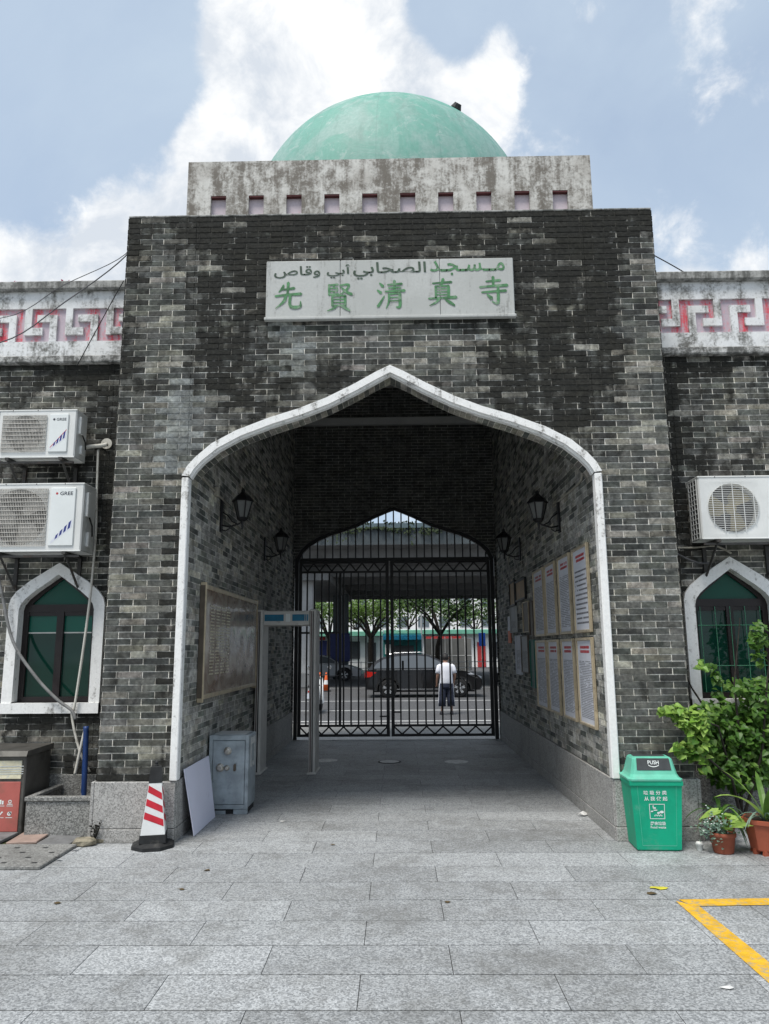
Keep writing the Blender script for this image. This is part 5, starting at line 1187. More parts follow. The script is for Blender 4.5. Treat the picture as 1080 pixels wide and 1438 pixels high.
for i, p in enumerate(vis+[q for q in spots if pix(q)[0] >= 1080]):
    d = Vector((rg.uniform(-1, 1), rg.uniform(-1.1, .3), rg.uniform(-.9, .15))); up = Vector((rg.uniform(-.3, .3), -.8+rg.uniform(-.4, .4), .8))
    if i < 280:
        o = link('leaf', rg.choice(hm+[hm[3]]), shrub, p-so); dd_ = d.normalized(); x = dd_.cross(up).normalized(); z = x.cross(dd_); o.rotation_euler = Matrix((x, dd_, z)).transposed().to_euler()
    else: rest.add(place(V, p-so, d, up, rg.uniform(.034, .066)), F)
stuff(rest.build('foliage', 'leaf_shrub', shrub, fix=False))
def strap(mb, p, d, l, w, droop, n=7):
    d = Vector(d).normalized(); side = d.cross(Vector((0, 0, 1))); side = side.normalized() if side.length > .01 else Vector((1, 0, 0)); vs = []; q = Vector(p)
    for i in range(n+1):
        t = i/n; ww = w*(math.sin(math.pi*min(1, .15+t*.85))**.7)*.5; vs += [q-side*ww+Vector((0, 0, ww*.3)), q, q+side*ww+Vector((0, 0, ww*.3))]
        d = (d-Vector((0, 0, droop/n))).normalized(); q = q+d*(l/n)
    mb.add(vs, [f for i in range(n) for f in ((3*i, 3*i+1, 3*i+4, 3*i+3), (3*i+1, 3*i+2, 3*i+5, 3*i+4))]); return mb
# small terracotta pot
sp = thing('potted_plant', 'small round terracotta pot with broad bright leaves and tiny white flowers', 'potted plant', (2.665, -.40, 0))
MB().lathe([(.072, 0), (.078, .01), (.096, .125), (.104, .128), (.106, .16), (.096, .162), (.09, .13)], 26).build('pot', 'terracotta', sp, True); MB().lathe([(.094, .13), (.093, .145)], 20).build('soil', 'soil', sp)
for k in range(9):
    a = -1.9+k*.55+rg.uniform(-.2, .2); V2, F2 = heart(.5, 1, .2, .35); p0 = Vector((.03+.02*math.cos(a), .02*math.sin(a), .15+.02*k)); d = Vector((math.cos(a), math.sin(a)*.8-.15, .9-.1*k))
    MB().tube([(.02, 0, .14), p0*.5+Vector((.01, 0, .09)), p0+d*.03], .004, 5).build('stalk', 'leaf_strap', sp); MB().add(place(V2, p0+d*.03, d-Vector((0, 0, .4)), Vector((0, -.5, 1)), .17+.03*rg.random()), F2).build('leaf', 'leaf_bright', sp, fix=False)
sp_f = MB(); fl = MB()
for k in range(240):
    p = Vector((-.06+rg.gauss(0, .055), -.03+rg.gauss(0, .04), .19+rg.gauss(0, .05))); sp_f.add(place(V, p, Vector((rg.uniform(-1, 1), rg.uniform(-1, 1), rg.uniform(-.5, .8))), Vector((0, -.5, 1)), .022), F)
    if k % 10 == 0: q = p+Vector((rg.uniform(-.03, .03), -.03, .03)); fl.lathe([(.007, 0), (.005, .004)], 6, q)
stuff(sp_f.build('small_leaves', 'leaf_blue', sp, fix=False)); stuff(fl.build('white_flowers', 'scrap_white', sp))
# spider plant in a hidden pot behind
hp = thing('potted_plant', 'strap leaved plant growing behind the small terracotta pot', 'potted plant', (2.78, -.10, 0))
MB().lathe([(.09, 0), (.12, .2), (.125, .22), (.11, .22)], 20).build('pot', 'terracotta', hp, True); MB().lathe([(.11, .19), (.109, .205)], 20).build('soil', 'soil', hp)
for k in range(26):
    a = rg.uniform(0, 6.28); strap(MB(), (0, 0, .2), (math.cos(a), math.sin(a), 1.2+rg.random()), .28+.2*rg.random(), .022, 2.0+rg.random()).build('leaf', 'leaf_strap' if k % 3 else 'leaf_blue', hp, fix=False)
# octagonal pot with big blades
op = thing('potted_plant', 'reddish octagonal planter with long broad blades beside the small terracotta pot', 'potted plant', (3.02, -.42, 0), R(10))
o8 = lambda r, z: [(r*math.cos(R(22.5+45*k)), r*math.sin(R(22.5+45*k)), z) for k in range(8)]
MB().loft([o8(.125, .03), o8(.135, .04), o8(.17, .235), o8(.188, .238), o8(.19, .268), o8(.172, .27), o8(.165, .22)]).build('pot', 'pot_red', op)
for k in range(8):
    a = R(45*k); n_ = Vector((math.cos(a), math.sin(a), 0)); s_ = Vector((-math.sin(a), math.cos(a), 0)); P2 = lambda u, z: n_*((.125+(.16-.125)*(z-.04)/.195)*.932+.003)+s_*u+Vector((0, 0, z))
    MB().add([P2(-.032, .075), P2(.032, .075), P2(.042, .20), P2(-.042, .20)], [(0, 1, 2, 3)]).build('side_panel', 'bronze_frame', op, fix=False); MB().frustum(.05, .03, .04, .03, 0, .04, (n_.x*.11, n_.y*.11)).build('foot', 'pot_red', op)
MB().lathe([(.168, .235), (.165, .25)], 16).build('soil', 'soil', op)
for k, (dx, dy, dz, l, w) in enumerate(((-.75, -.2, 1.0, .62, .055), (-.1, -.35, 1, .42, .06), (.1, -.2, 1, .46, .06), (.4, 0, 1, .5, .055), (-.3, .2, 1, .5, .05), (.2, .4, 1, .5, .05), (.8, -.3, .9, .5, .05))): strap(MB(), (0, 0, .25), (dx, dy, dz), l, w, 1.1).build('blade', 'leaf_strap' if k % 2 else 'leaf_bright', op, fix=False)
for k in range(16):
    a = rg.uniform(0, 6.28); strap(MB(), (-.02, 0, .25), (math.cos(a), math.sin(a), .9+rg.random()), .25+.15*rg.random(), .014, 2.2).build('thin_blade', 'leaf_blue', op, fix=False)
cupo = thing('plastic_cup', 'crumpled clear plastic cup lying beside the small terracotta pot', 'cup', (2.50, -.33, .0)); cupo.scale = (.75, .75, .7)
MB().lathe([(.028, .0), (.04, .06), (.045, .075), (.034, .085), (.02, .088)], 14, cap=False).build('cup', 'clear_plastic', cupo, True); MB().lathe([(.036, .084), (.03, .094), (.01, .096)], 12).build('lid', 'scrap_white', cupo)
# bougainvillea behind the parapet
bo = thing('bougainvillea', 'pink bougainvillea sprigs showing over the fret parapet coping', 'plant', (-3.7, .98, 5.55))
for k in range(26):
    x = rg.choice([-.55, -.58, -.52, .12, .08, .0, -.1, .74, rg.uniform(-.6, .75)])+rg.gauss(0, .03); h = .10+.13*rg.random(); m = MB(); m.tube([(x, 0, 0), (x+.01, -.01, h)], [.004, .002], 4)
    for q in range(5): p = Vector((x+rg.gauss(0, .014), rg.gauss(0, .01), h+rg.gauss(0, .012))); m.add(place(V, p, Vector((rg.uniform(-1, 1), -.5, rg.uniform(0, 1))), Vector((0, -1, .5)), .018+.012*rg.random()), F)
    m.build('sprig', 'bracts', bo, fix=False)
# litter
for i, (px, py, mat, lab, s_) in enumerate(((397, 1154, 'scrap_white', 'small white paper scrap on the passage floor', .03), (819, 1146, 'scrap_white', 'crumpled white tissue at the foot of the passage plinth', .05), (925, 1248, 'yellow_leaf', 'yellow fallen leaf near the parking line', .05), (1022, 1388, 'scrap_white', 'white petal like scrap inside the parking bay', .035), (80, 1269, 'dry_leaf', 'dark fallen leaf on the pavement before the drain cover', .03), (628, 1290-22, 'dry_leaf', 'brown fallen leaf on the pavement before the archway', .025), (916, 1256, 'dry_leaf', 'curled dark twig beside the yellow leaf', .035), (290, 1223, 'dry_leaf', 'dark fallen leaf before the striped cone', .03), (255, 1250, 'dry_leaf', 'small brown leaf on the paving before the cone', .024), (467, 1187, 'dry_leaf', 'dark leaf lying at the archway threshold', .026))):
    P = atZ(px, py); m = MB(); n = 8; vs = [(s_*(.6+.8*rg.random())*math.cos(6.283*k/n), s_*.6*(.6+.8*rg.random())*math.sin(6.283*k/n), .004+rg.random()*(.006 if i != 1 else .03)) for k in range(n)]
    m.add([(0, 0, .012 if i != 1 else .05)]+vs, [(0, 1+k, 1+(k+1) % n) for k in range(n)]); tag(m.build('paper_scrap' if mat == 'scrap_white' else 'fallen_leaf', mat, None, loc=P), lab, 'litter' if mat == 'scrap_white' else 'leaf')

# ------------------------------------------------------------------ street beyond the gate
def car(label, loc, rz, paint, suv=True, group=None):
    t = thing('parked_car' if group else 'car', label, 'car', loc, rz, group)
    if suv:
        low = [(-2.12, .30), (-2.19, .50), (-2.16, .78), (-2.08, 1.0), (-1.6, 1.06), (.95, 1.03), (1.55, .96), (1.98, .82), (2.15, .66), (2.19, .42), (2.10, .27)]
        top = [(-2.06, 1.0), (-1.93, 1.22), (-1.62, 1.44), (-1.15, 1.57), (-.35, 1.62), (.22, 1.56), (.62, 1.36), (1.08, 1.03)]
    else:
        low = [(-2.28, .28), (-2.32, .55), (-2.25, .86), (-1.7, .97), (.8, .95), (1.5, .88), (2.05, .74), (2.28, .60), (2.32, .38), (2.22, .24)]
        top = [(-1.85, .95), (-1.3, 1.30), (-.7, 1.44), (0, 1.46), (.4, 1.36), (1.12, .93)]
    wx = (-1.32, 1.33); wr = .335
    # sill with wheel arches
    sill = [low[-1]]
    for cx in reversed(wx):
        sill += [(cx+.42, .26)]+[(cx+.42*math.cos(R(a)), .33+.40*math.sin(R(a))) for a in range(10, 171, 20)]+[(cx-.42, .26)]
    sill += [low[0]]
    poly = low+sill[1:-1]
    def layer(hw, inset):
        cx = 0; cz = .65; return [(cx+(x-cx)*(1-inset*.5), s_*hw, cz+(z-cz)*(1-inset)) for x, z in poly]
    rings = []
    for hw, ins in ((-.87, .05), (-.90, .0), (-.86, .0), (.86, .0), (.90, .0), (.87, .05)):
        rings.append([((x)*(1-ins*.25), hw if not (z > .97) else hw*.97, .65+(z-.65)*(1-ins*1.2)) for x, z in poly])
    mb = MB(); n = len(poly)
    mb.add([p for r in rings for p in r], [(i*n+k, i*n+(k+1) % n, (i+1)*n+(k+1) % n, (i+1)*n+k) for i in range(5) for k in range(n)]+[tuple(range(n)), tuple(5*n+k for k in range(n-1, -1, -1))])
    body = smooth_angle(mb.build('body', paint, t), 30)
    zb, zt = top[0][1], max(p[1] for p in top)
    hwf = lambda z: .84-.22*(z-zb)/(zt-zb)
    cabin = MB(); m = len(top); cabin.add([(x, -hwf(z), z) for x, z in top]+[(x, hwf(z), z) for x, z in top], [tuple(range(m)), tuple(range(2*m-1, m-1, -1))]+[(k, (k+1) % m, m+(k+1) % m, m+k) for k in range(m)])
    cab = smooth_angle(cabin.build('cabin', paint, t), 28)
    # side windows follow the cabin side, slightly proud
    zc = (zb+zt)/2-.02
    def inset_pt(x, z): return (x*.90-.02, zc+(z-zc)*.76)
    T = [inset_pt(x, z) for x, z in top]
    xm = [-.55, .42] if suv else [-.15]
    lo, hi = min(p[0] for p in T), max(p[0] for p in T); edges = [lo]+xm[:1 if not suv else 1]+[hi]
    for s_ in (-1, 1):
        for a, b_ in zip(edges[:-1], edges[1:]):
            q = half_clip(half_clip(T, 0, b_-.025, True), 0, a+.025, False)
            if len(q) > 2: MB().add([(x, s_*(hwf(z)+.006), z) for x, z in q], [tuple(range(len(q)))]).build('side_window', 'car_glass', cab, fix=False)
        MB().box(-1.0, 1.0, *sorted((s_*.895, s_*.912)), .30, .325).build('chrome_strip', 'chrome', body)
        MB().box(-1.75, .95, *sorted((s_*.872, s_*.888)), zb+.012, zb+.034).build('window_line', 'chrome', body)
        for sx in (-1.02 if suv else -.95, -.14, .82): MB().box(sx-.008, sx+.008, *sorted((s_*.89, s_*.9035)), .36, zb-.03).build('door_seam', 'tyre', body)
        for cx in wx:
            ar = MB(); A = [R(a) for a in range(-5, 186, 10)]
            for a0_, a1_ in zip(A[:-1], A[1:]): ar.add([(cx+rr*math.cos(q), s_*.9035, .33+rr*.96*math.sin(q)) for q, rr in ((a0_, .40), (a1_, .40), (a1_, .46), (a0_, .46))], [(0, 1, 2, 3)])
            ar.build('wheel_arch_trim', 'tyre', body, fix=False)
        if suv: MB().tube([(-1.3, s_*.60, 1.575), (-1.1, s_*.60, 1.63), (-.1, s_*.60, 1.655), (.1, s_*.60, 1.60)], .016, 6).build('roof_rail', 'chrome', cab)
        for hx in (-.62, .35): MB().cbox(hx, hx+.19, *sorted((s_*.88, s_*.925)), .82, .845, .006).build('door_handle', paint, body)
        MB().cbox(.78, .95, *sorted((s_*.86, s_*1.0)), .98, 1.10, .02).build('mirror', paint, body)
    f0, f1 = top[-2], top[-1]
    r0_, r1_ = top[0], top[1] if suv else top[1]
    for (a, b_), nm in (((f0, f1), 'windscreen'), ((r0_, r1_), 'rear_window')):
        pa, pb = Vector((a[0], a[1])).lerp(Vector((b_[0], b_[1])), .1), Vector((a[0], a[1])).lerp(Vector((b_[0], b_[1])), .9); nn = Vector((b_[1]-a[1], -(b_[0]-a[0]))).normalized()*.006
        if (nn.x < 0) == (nm == 'windscreen'): nn = -nn
        MB().add([(pa.x+nn.x, -hwf(pa.y)+.06, pa.y+nn.y), (pa.x+nn.x, hwf(pa.y)-.06, pa.y+nn.y), (pb.x+nn.x, hwf(pb.y)-.06, pb.y+nn.y), (pb.x+nn.x, -hwf(pb.y)+.06, pb.y+nn.y)], [(0, 1, 2, 3)]).build(nm, 'car_glass', cab, fix=False)
    for s_ in (-1, 1):
        zz = .80 if suv else .70
        MB().add([(2.0, s_*.905, zz-.10), (1.62, s_*.907, zz+.06), (1.78, s_*.9, zz+.09), (2.0, s_*.88, zz+.02), (2.17, s_*.70, zz-.05), (2.17, s_*.66, zz-.14)], [(0, 1, 2, 3, 4, 5)]).build('headlight', 'headlight', body, fix=False)
        MB().add([(-1.75, s_*.91, .93), (-2.10, s_*.905, .96), (-2.185, s_*.86, .92), (-2.19, s_*.86, .74), (-1.98, s_*.907, .76)], [(0, 1, 2, 3, 4)]).build('taillight', 'taillight', body, fix=False)
    MB().box(-2.20, -2.18, -.24, .24, .50, .62).build('number_plate', 'paper', body); MB().box(2.185, 2.20, -.24, .24, .38, .49).build('number_plate', 'sign_blue', body)
    MB().box(2.0, 2.19, -.5, .5, .52, .66).build('front_grille', 'rubber_black', body); MB().box(-1.9, 1.9, -.7, .7, .20, .40).build('underbody', 'rubber_black', t)
    for cx in wx:
        for s_ in (-1, 1):
            w = MB().lathe([(wr*.62, -.10), (wr*.94, -.105), (wr, -.08), (wr, .08), (wr*.94, .105), (wr*.62, .10)], 28, (cx, s_*.80, wr), 1).build('wheel', 'tyre', t, True)
            rm = MB(); rm.lathe([(wr*.64, .0), (wr*.66, .012), (wr*.58, .016), (wr*.56, -.02)], 28, (cx, s_*.80+s_*.10, wr), 1, cap=False)
            for k in range(5):
                a = 2*math.pi*k/5+.3
                for da in (-.16, .16):
                    P0 = Vector((cx+.04*math.cos(a), s_*.908, wr+.04*math.sin(a))); P1 = Vector((cx+wr*.6*math.cos(a+da), s_*.908, wr+wr*.6*math.sin(a+da))); n_ = Vector((-(P1.z-P0.z), 0, P1.x-P0.x)).normalized()*.022
                    rm.add([P0-n_, P1-n_*.9, P1+n_*.9, P0+n_]+[v-Vector((0, s_*.03, 0)) for v in (P0-n_, P1-n_*.9, P1+n_*.9, P0+n_)], [(0, 1, 2, 3), (0, 1, 5, 4), (1, 2, 6, 5), (2, 3, 7, 6), (3, 0, 4, 7)])
            rm.lathe([(.055, .90), (.05, .915), (.001, .918)], 12, (cx, 0 if s_ > 0 else 0, wr), 1) if s_ > 0 else rm.lathe([(.055, -.90), (.05, -.915), (.001, -.918)], 12, (cx, 0, wr), 1)
            rm.build('rim', 'rim', w); MB().lathe([(wr*.55, 0), (.001, .001)], 20, (cx, s_*.85, wr), 1, cap=False).build('brake_disc', 'ac_dark', w)
    return t
car('black hatchback car passing on the road beyond the gate', (1.0, 22.6, -.15), 0, 'paint_black', True)
car('silver saloon car parked under the overpass behind the road cones', (-4.35, 38, -.15), 0, 'paint_silver', False)
car('white car standing in the open courtyard facing the gatehouse', (-4.2, -13.0, 0), R(20), 'paint_white', False)

def road_cone(P, label):
    t = thing('road_cone', label, 'cone', P, 0, 'orange road cones under the overpass')
    MB().cbox(-.2, .2, -.2, .2, 0, .04, .01).build('base', 'rubber_black', t); MB().lathe([(.15, .04), (.03, .80), (.02, .81)], 16).build('body', 'orange', t, True); MB().lathe([(.112, .30), (.082, .48)], 16, cap=False).build('band', 'cone_white', t, True)
p1, p2 = atZ(458, 971, -.15), atZ(449, 971, -.15)
road_cone(p1, 'orange road cone beside the silver car, nearer its front'); road_cone(p2, 'orange road cone beside the silver car, nearer its rear')

def scooter(label, loc, rz, mat='paint_white'):
    t = thing('motor_scooter', label, 'scooter', loc, rz)
    for x in (-.62, .62):
        w = MB().lathe([(.16, -.045), (.225, -.05), (.24, 0), (.225, .05), (.16, .045)], 20, (x, 0, .24), 1).build('wheel', 'tyre', t, True); MB().lathe([(.15, -.03), (.15, .03)], 14, (x, 0, .24), 1).build('rim', 'rim', w)
    b = MB().loft([[(x+a, b_*w_, z) for a, b_, z in ((0, -1, z0), (0, 1, z0), (0, .8, z1), (0, -.8, z1))] for x, w_, z0, z1 in ((-.82, .06, .55, .66), (-.6, .15, .50, .74), (-.25, .16, .34, .72), (-.1, .16, .24, .36), (.25, .16, .24, .34), (.36, .17, .26, .72), (.46, .13, .5, .95), (.52, .06, .75, 1.0))]).build('body', mat, t)
    MB().cbox(-.72, -.12, -.13, .13, .73, .81, .03).build('seat', 'rubber_black', t); MB().tube([(.50, 0, .9), (.40, 0, 1.05)], .025, 8).build('stem', 'metal_black', t); MB().tube([(.36, -.33, 1.06), (.42, -.1, 1.05), (.42, .1, 1.05), (.36, .33, 1.06)], .016, 8).build('handlebar', 'metal_black', t)
    for s_ in (-1, 1):
        m_ = MB().tube([(.40, s_*.25, 1.06), (.36, s_*.30, 1.24)], .007, 6).build('mirror_stalk', 'metal_black', t); MB().lathe([(.001, -.012), (.055, -.008), (.06, .0), (.05, .01)], 14, (.34, s_*.32, 1.27), 0).build('mirror', 'chrome', m_)
    MB().box(-.865, -.85, -.11, .11, .44, .58).build('number_plate', 'paper', t); MB().cbox(-.85, -.81, -.09, .09, .60, .66, .01).build('tail_light', 'taillight', t); MB().tube([(-.62, .06, .24), (-.4, .08, .42)], .03, 6).build('swing_arm', 'metal_black', t); MB().tube([(.62, .06, .24), (.5, .05, .75)], .022, 6).build('fork', 'metal_black', t)
    return t
scooter('white motor scooter seen from behind beyond the metal detector', (-2.32, 15.4, -.15), R(86))

# people ------------------------------------------------------------------
def skin_body(name, joints, edges, mat, parent, root, sub=1):
    m = bpy.data.meshes.new(name); m.from_pydata([j[0] for j in joints], edges, []); m.materials.append(MAT[mat]); o = link(name, m, parent)
    sk = o.modifiers.new('skin', 'SKIN'); sk.use_smooth_shade = True; o.modifiers.new('sub', 'SUBSURF').levels = sub; o.modifiers['sub'].render_levels = sub
    for i, j in enumerate(joints):
        sv = m.skin_vertices[0].data[i]; sv.radius = (j[1], j[2] if len(j) > 2 else j[1]); sv.use_root = i == root
    return o
def eloft(rings, n=18):
    return [[(cx+rx*math.cos(6.2832*k/n), cy+ry*math.sin(6.2832*k/n), z) for k in range(n)] for cx, cy, z, rx, ry in rings]
man = thing('person', 'person in white t-shirt and dark striped three quarter trousers standing on the road', 'person', (1.38, 14.45, -.15), R(6))
J = [((0, 0, .86), .13, .10), ((0, .0, 1.05), .13, .10), ((0, .01, 1.26), .145, .10), ((0, .03, 1.38), .055), ((0, .06, 1.45), .07), ((0, .085, 1.53), .088), ((0, .10, 1.60), .07),
     ((-.17, .01, 1.31), .05), ((-.245, -.03, 1.06), .04), ((-.25, .08, .86), .028), ((-.245, .11, .80), .03, .018), ((.17, .01, 1.31), .05), ((.25, -.02, 1.06), .04), ((.235, .12, .87), .028), ((.23, .15, .81), .03, .018),
     ((-.095, 0, .80), .085), ((-.115, .015, .45), .058), ((-.13, -.01, .10), .036), ((-.15, .10, .045), .04, .03), ((.095, 0, .80), .085), ((.115, .015, .45), .058), ((.135, -.01, .10), .036), ((.16, .10, .045), .04, .03)]
Ed = [(0, 1), (1, 2), (2, 3), (3, 4), (4, 5), (5, 6), (2, 7), (7, 8), (8, 9), (9, 10), (2, 11), (11, 12), (12, 13), (13, 14), (0, 15), (15, 16), (16, 17), (17, 18), (0, 19), (19, 20), (20, 21), (21, 22)]
for h in (10, 14):
    b0 = Vector(J[h][0])
    for k in range(5):
        s_ = -1 if h == 10 else 1; off = Vector((-.02+.012*k if k < 4 else s_*-.03, .012, -.03)) if k < 4 else Vector((-s_*.035, .02, .0)); i = len(J)
        J.append((tuple(b0+off), .009)); J.append((tuple(b0+off*1.5+Vector((0, .02, -.015-.004*(k % 3)))), .0075)); Ed += [(h, i), (i, i+1)]
skin_body('body', J, Ed, 'skin', man, 0)
MB().loft(eloft([(0, .06, 1.47, .07, .075), (0, .055, 1.51, .096, .10), (0, .07, 1.57, .098, .108), (0, .09, 1.63, .080, .09), (0, .10, 1.665, .035, .04)])).build('hair', 'hair', man, True)
MB().loft(eloft([(0, .155, 1.515, .012, .012), (0, .20, 1.52, .014, .02), (0, .175, 1.555, .010, .012)], 8)).build('nose', 'skin', man, True)
for s_ in (-1, 1): MB().loft(eloft([(s_*.095, .075, 1.49, .012, .018), (s_*.10, .07, 1.52, .016, .026), (s_*.097, .075, 1.55, .012, .02)], 8)).build('ear', 'skin', man, True)
sh = MB().loft(eloft([(0, 0, .83, .185, .135), (0, -.005, .86, .19, .14), (.005, -.01, 1.0, .18, .132), (0, -.005, 1.15, .185, .13), (0, .0, 1.28, .20, .125), (0, .01, 1.345, .175, .10), (0, .02, 1.385, .09, .075), (0, .03, 1.40, .07, .065)], 22)).build('t_shirt', 'shirt_white', man, True)
for s_ in (-1, 1):
    MB().tube([(s_*.14, .01, 1.325), (s_*.185, .005, 1.29), (s_*.215, -.01, 1.20), (s_*.235, -.02, 1.11)], [.06, .075, .07, .072], 14).build('sleeve', 'shirt_white', sh, True)
tro = MB().loft(eloft([(0, 0, .91, .165, .12), (0, 0, .85, .18, .135), (0, 0, .76, .185, .14), (0, 0, .70, .18, .13)], 22)).build('trousers', 'shorts_navy', man, True)
for s_ in (-1, 1):
    MB().tube([(s_*.09, 0, .80), (s_*.10, .005, .6), (s_*.115, .01, .40), (s_*.128, .0, .22)], [.10, .105, .10, .105], 16).build('trouser_leg', 'shorts_navy', tro, True)
    MB().tube([(s_*.188, 0, .84), (s_*.200, .005, .6), (s_*.212, .01, .40), (s_*.228, .0, .225)], .013, 6).build('side_stripe', 'stripe_white', tro, True)
    MB().loft(eloft([(s_*.14, .04, .0, .05, .12), (s_*.14, .04, .035, .052, .125), (s_*.138, .01, .075, .045, .08), (s_*.135, -.01, .10, .03, .04)], 14)).build('shoe', 'cloth_dark', man, True)
# rider on a scooter far across the road
scooter('dark red motor scooter with a rider across the road', (6.0, 34.0, -.15), R(170), 'cloth_red')
rd = thing('person', 'rider in dark clothes and red helmet sitting on the far scooter', 'person', (6.0, 34.0, -.15), R(170))
J = [((-.35, 0, .86), .14, .12), ((-.32, 0, 1.1), .14, .11), ((-.27, 0, 1.32), .15, .1), ((-.24, 0, 1.45), .055), ((-.22, 0, 1.56), .09), ((-.2, 0, 1.65), .08), ((-.22, -.18, 1.30), .05), ((.02, -.24, 1.12), .04), ((.34, -.26, 1.09), .03), ((-.22, .18, 1.30), .05), ((.02, .24, 1.12), .04), ((.34, .26, 1.09), .03), ((-.25, -.1, .82), .08), ((.15, -.13, .75), .06), ((.10, -.12, .36), .04), ((.22, -.12, .31), .035), ((-.25, .1, .82), .08), ((.15, .13, .75), .06), ((.10, .12, .36), .04), ((.22, .12, .31), .035)]
skin_body('body', J, [(0, 1), (1, 2), (2, 3), (3, 4), (4, 5), (2, 6), (6, 7), (7, 8), (2, 9), (9, 10), (10, 11), (0, 12), (12, 13), (13, 14), (14, 15), (0, 16), (16, 17), (17, 18), (18, 19)], 'cloth_dark', rd, 0)
MB().loft(eloft([(-.23, 0, 1.52, .10, .10), (-.22, 0, 1.60, .135, .125), (-.22, 0, 1.68, .13, .12), (-.22, 0, 1.75, .07, .07)], 16)).build('helmet', 'shop_red', rd, True); MB().loft(eloft([(-.12, 0, 1.50, .03, .06), (-.10, 0, 1.56, .035, .07), (-.10, 0, 1.61, .03, .07)], 12)).build('face', 'skin', rd, True)

# overpass ------------------------------------------------------------------
ovp = thing('overpass', 'concrete road overpass spanning above the street beyond the gate', 'overpass')
YN, YF = 27.0, 48.0
MB().box(-70, 70, YN+1.5, YF, 5.75, 6.45).build('deck', 'overpass_concrete', ovp); MB().box(-70, 70, YN+.02, YN+1.6, 6.3, 6.5).build('deck_edge', 'overpass_concrete', ovp); MB().box(-70, 70, YN, YN+.3, 6.32, 7.2).build('parapet', 'column_dark', ovp); MB().box(-70, 70, YN-.12, YN, 7.06, 7.28).build('parapet_rail', 'overpass_edge', ovp); MB().box(-70, 70, YF, YF+.3, 5.2, 6.95).build('parapet', 'overpass_concrete', ovp)  # near parapet: backlit shade put into its colour by the dark material
for y in (31, 35.5, 40, 44.5): MB().box(-70, 70, y, y+.7, 5.25, 5.751).build('girder', 'overpass_concrete', ovp)
for x in (-16, -4.4, 14): MB().box(x-1.2, x+1.2, 29, 46, 4.9, 5.255).build('pier_cap', 'overpass_concrete', ovp)
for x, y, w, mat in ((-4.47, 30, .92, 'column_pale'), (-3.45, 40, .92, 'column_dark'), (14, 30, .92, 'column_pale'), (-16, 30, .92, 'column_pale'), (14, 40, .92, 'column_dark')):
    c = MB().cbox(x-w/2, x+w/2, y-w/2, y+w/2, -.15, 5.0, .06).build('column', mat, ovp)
MB().cbox(-4.05, -2.85, 39.4, 39.5, .9, 2.6, .02).build('notice_panel', 'navy_panel', ovp); MB().cbox(-5.2, -3.8, 29.4, 29.52, -.15, .55, .03).build('column_guard', 'overpass_concrete', ovp)
rg = random.Random(5); pv = MB()
for k in range(900):
    x = rg.uniform(-9, 9); p = Vector((x, YN-.15+rg.uniform(-.1, .15), 7.12-abs(rg.gauss(0, .16))*(1+.8*math.sin(x*1.7)))); pv.add(place(V, p, Vector((rg.uniform(-1, 1), -.5, -1)), Vector((0, -1, .3)), rg.uniform(.06, .13)), F)
for k in range(260):
    x = rg.uniform(-9, 9); p = Vector((x, YN-.1+rg.uniform(-.1, .15), 7.2+abs(rg.gauss(0, .06)))); pv.add(place(V, p, Vector((rg.uniform(-1, 1), -.5, 1)), Vector((0, -1, .3)), rg.uniform(.06, .12)), F)
leafmat('leaf_dark', (.012, .022, .008), (.03, .05, .015), .7)
ivy = pv.build('trailing_plants', 'leaf_dark', None, fix=False); ivy['label'] = 'green plants trailing over the overpass parapet'; ivy['category'] = 'plants'; ivy['kind'] = 'stuff'

# trees ------------------------------------------------------------------
def tree(label, loc, h, spread, seed, mat='leaf_tree', leaves=2600, ls=.22, lean=0, trunk_h=.42, tr=.13):
    t = thing('street_tree', label, 'tree', loc, 0, 'trees along the street'); rg = random.Random(seed)
    th = h*trunk_h; tk = MB(); base = [(0, 0, 0), (lean*.2+.03, 0, th*.35), (lean*.5-.03, .02, th*.7), (lean, 0, th)]; tk.tube(base, [tr*1.25, tr, tr*.85, tr*.75], 9)
    ends = []
    for k in range(7):
        a = k*2.4+rg.random(); l = spread*(.55+.4*rg.random()); e = Vector((lean+math.cos(a)*l, math.sin(a)*l, th+(h-th)*(.35+.5*rg.random()))); m_ = Vector((lean+math.cos(a)*l*.4, math.sin(a)*l*.4, th+(e.z-th)*.55)); tk.tube([base[-1], m_, e], [tr*.55, tr*.35, tr*.12], 6); ends.append(e); ends.append(m_.lerp(e, .6)+Vector((rg.gauss(0, .3), rg.gauss(0, .3), .3)))
    tk.build('trunk', 'bark', t); cr = MB(); q4 = [(-.35, 0, 0), (0, -.1, .06), (.35, 0, 0), (.0, 1, -.1), (-.0, .5, .05)]
    for k in range(leaves):
        c = rg.choice(ends); s_ = spread*.26; p = c+Vector((rg.gauss(0, s_), rg.gauss(0, s_), rg.gauss(0, s_*.6))); z = rg.uniform(.7, 1.3)*ls
        cr.add(place([(-.35, .4, 0), (0, 0, 0), (.35, .4, 0), (0, 1, 0)], p, Vector((rg.uniform(-1, 1), rg.uniform(-1, 1), rg.uniform(-.8, .4))), Vector((rg.uniform(-.5, .5), rg.uniform(-.5, .5), 1)), z), [(0, 1, 2, 3)])
    stuff(cr.build('crown', mat, t, fix=False)); return t
def gx(px, Y): return atY(px, 900, Y).x
tree('dark trunked street tree behind the roof of the black car', (gx(521, 51), 51, -.15), 6.2, 2.6, 2, leaves=2400, tr=.24)
tree('slender street tree with a leaning limb behind the grey hoarding', (gx(612, 50), 50, -.15), 6.6, 3.4, 4, lean=.35, leaves=2400, tr=.2)
tree('street tree next to the dark overpass column', (gx(462, 54), 54, -.15), 6.0, 2.4, 6, leaves=1800, tr=.2)
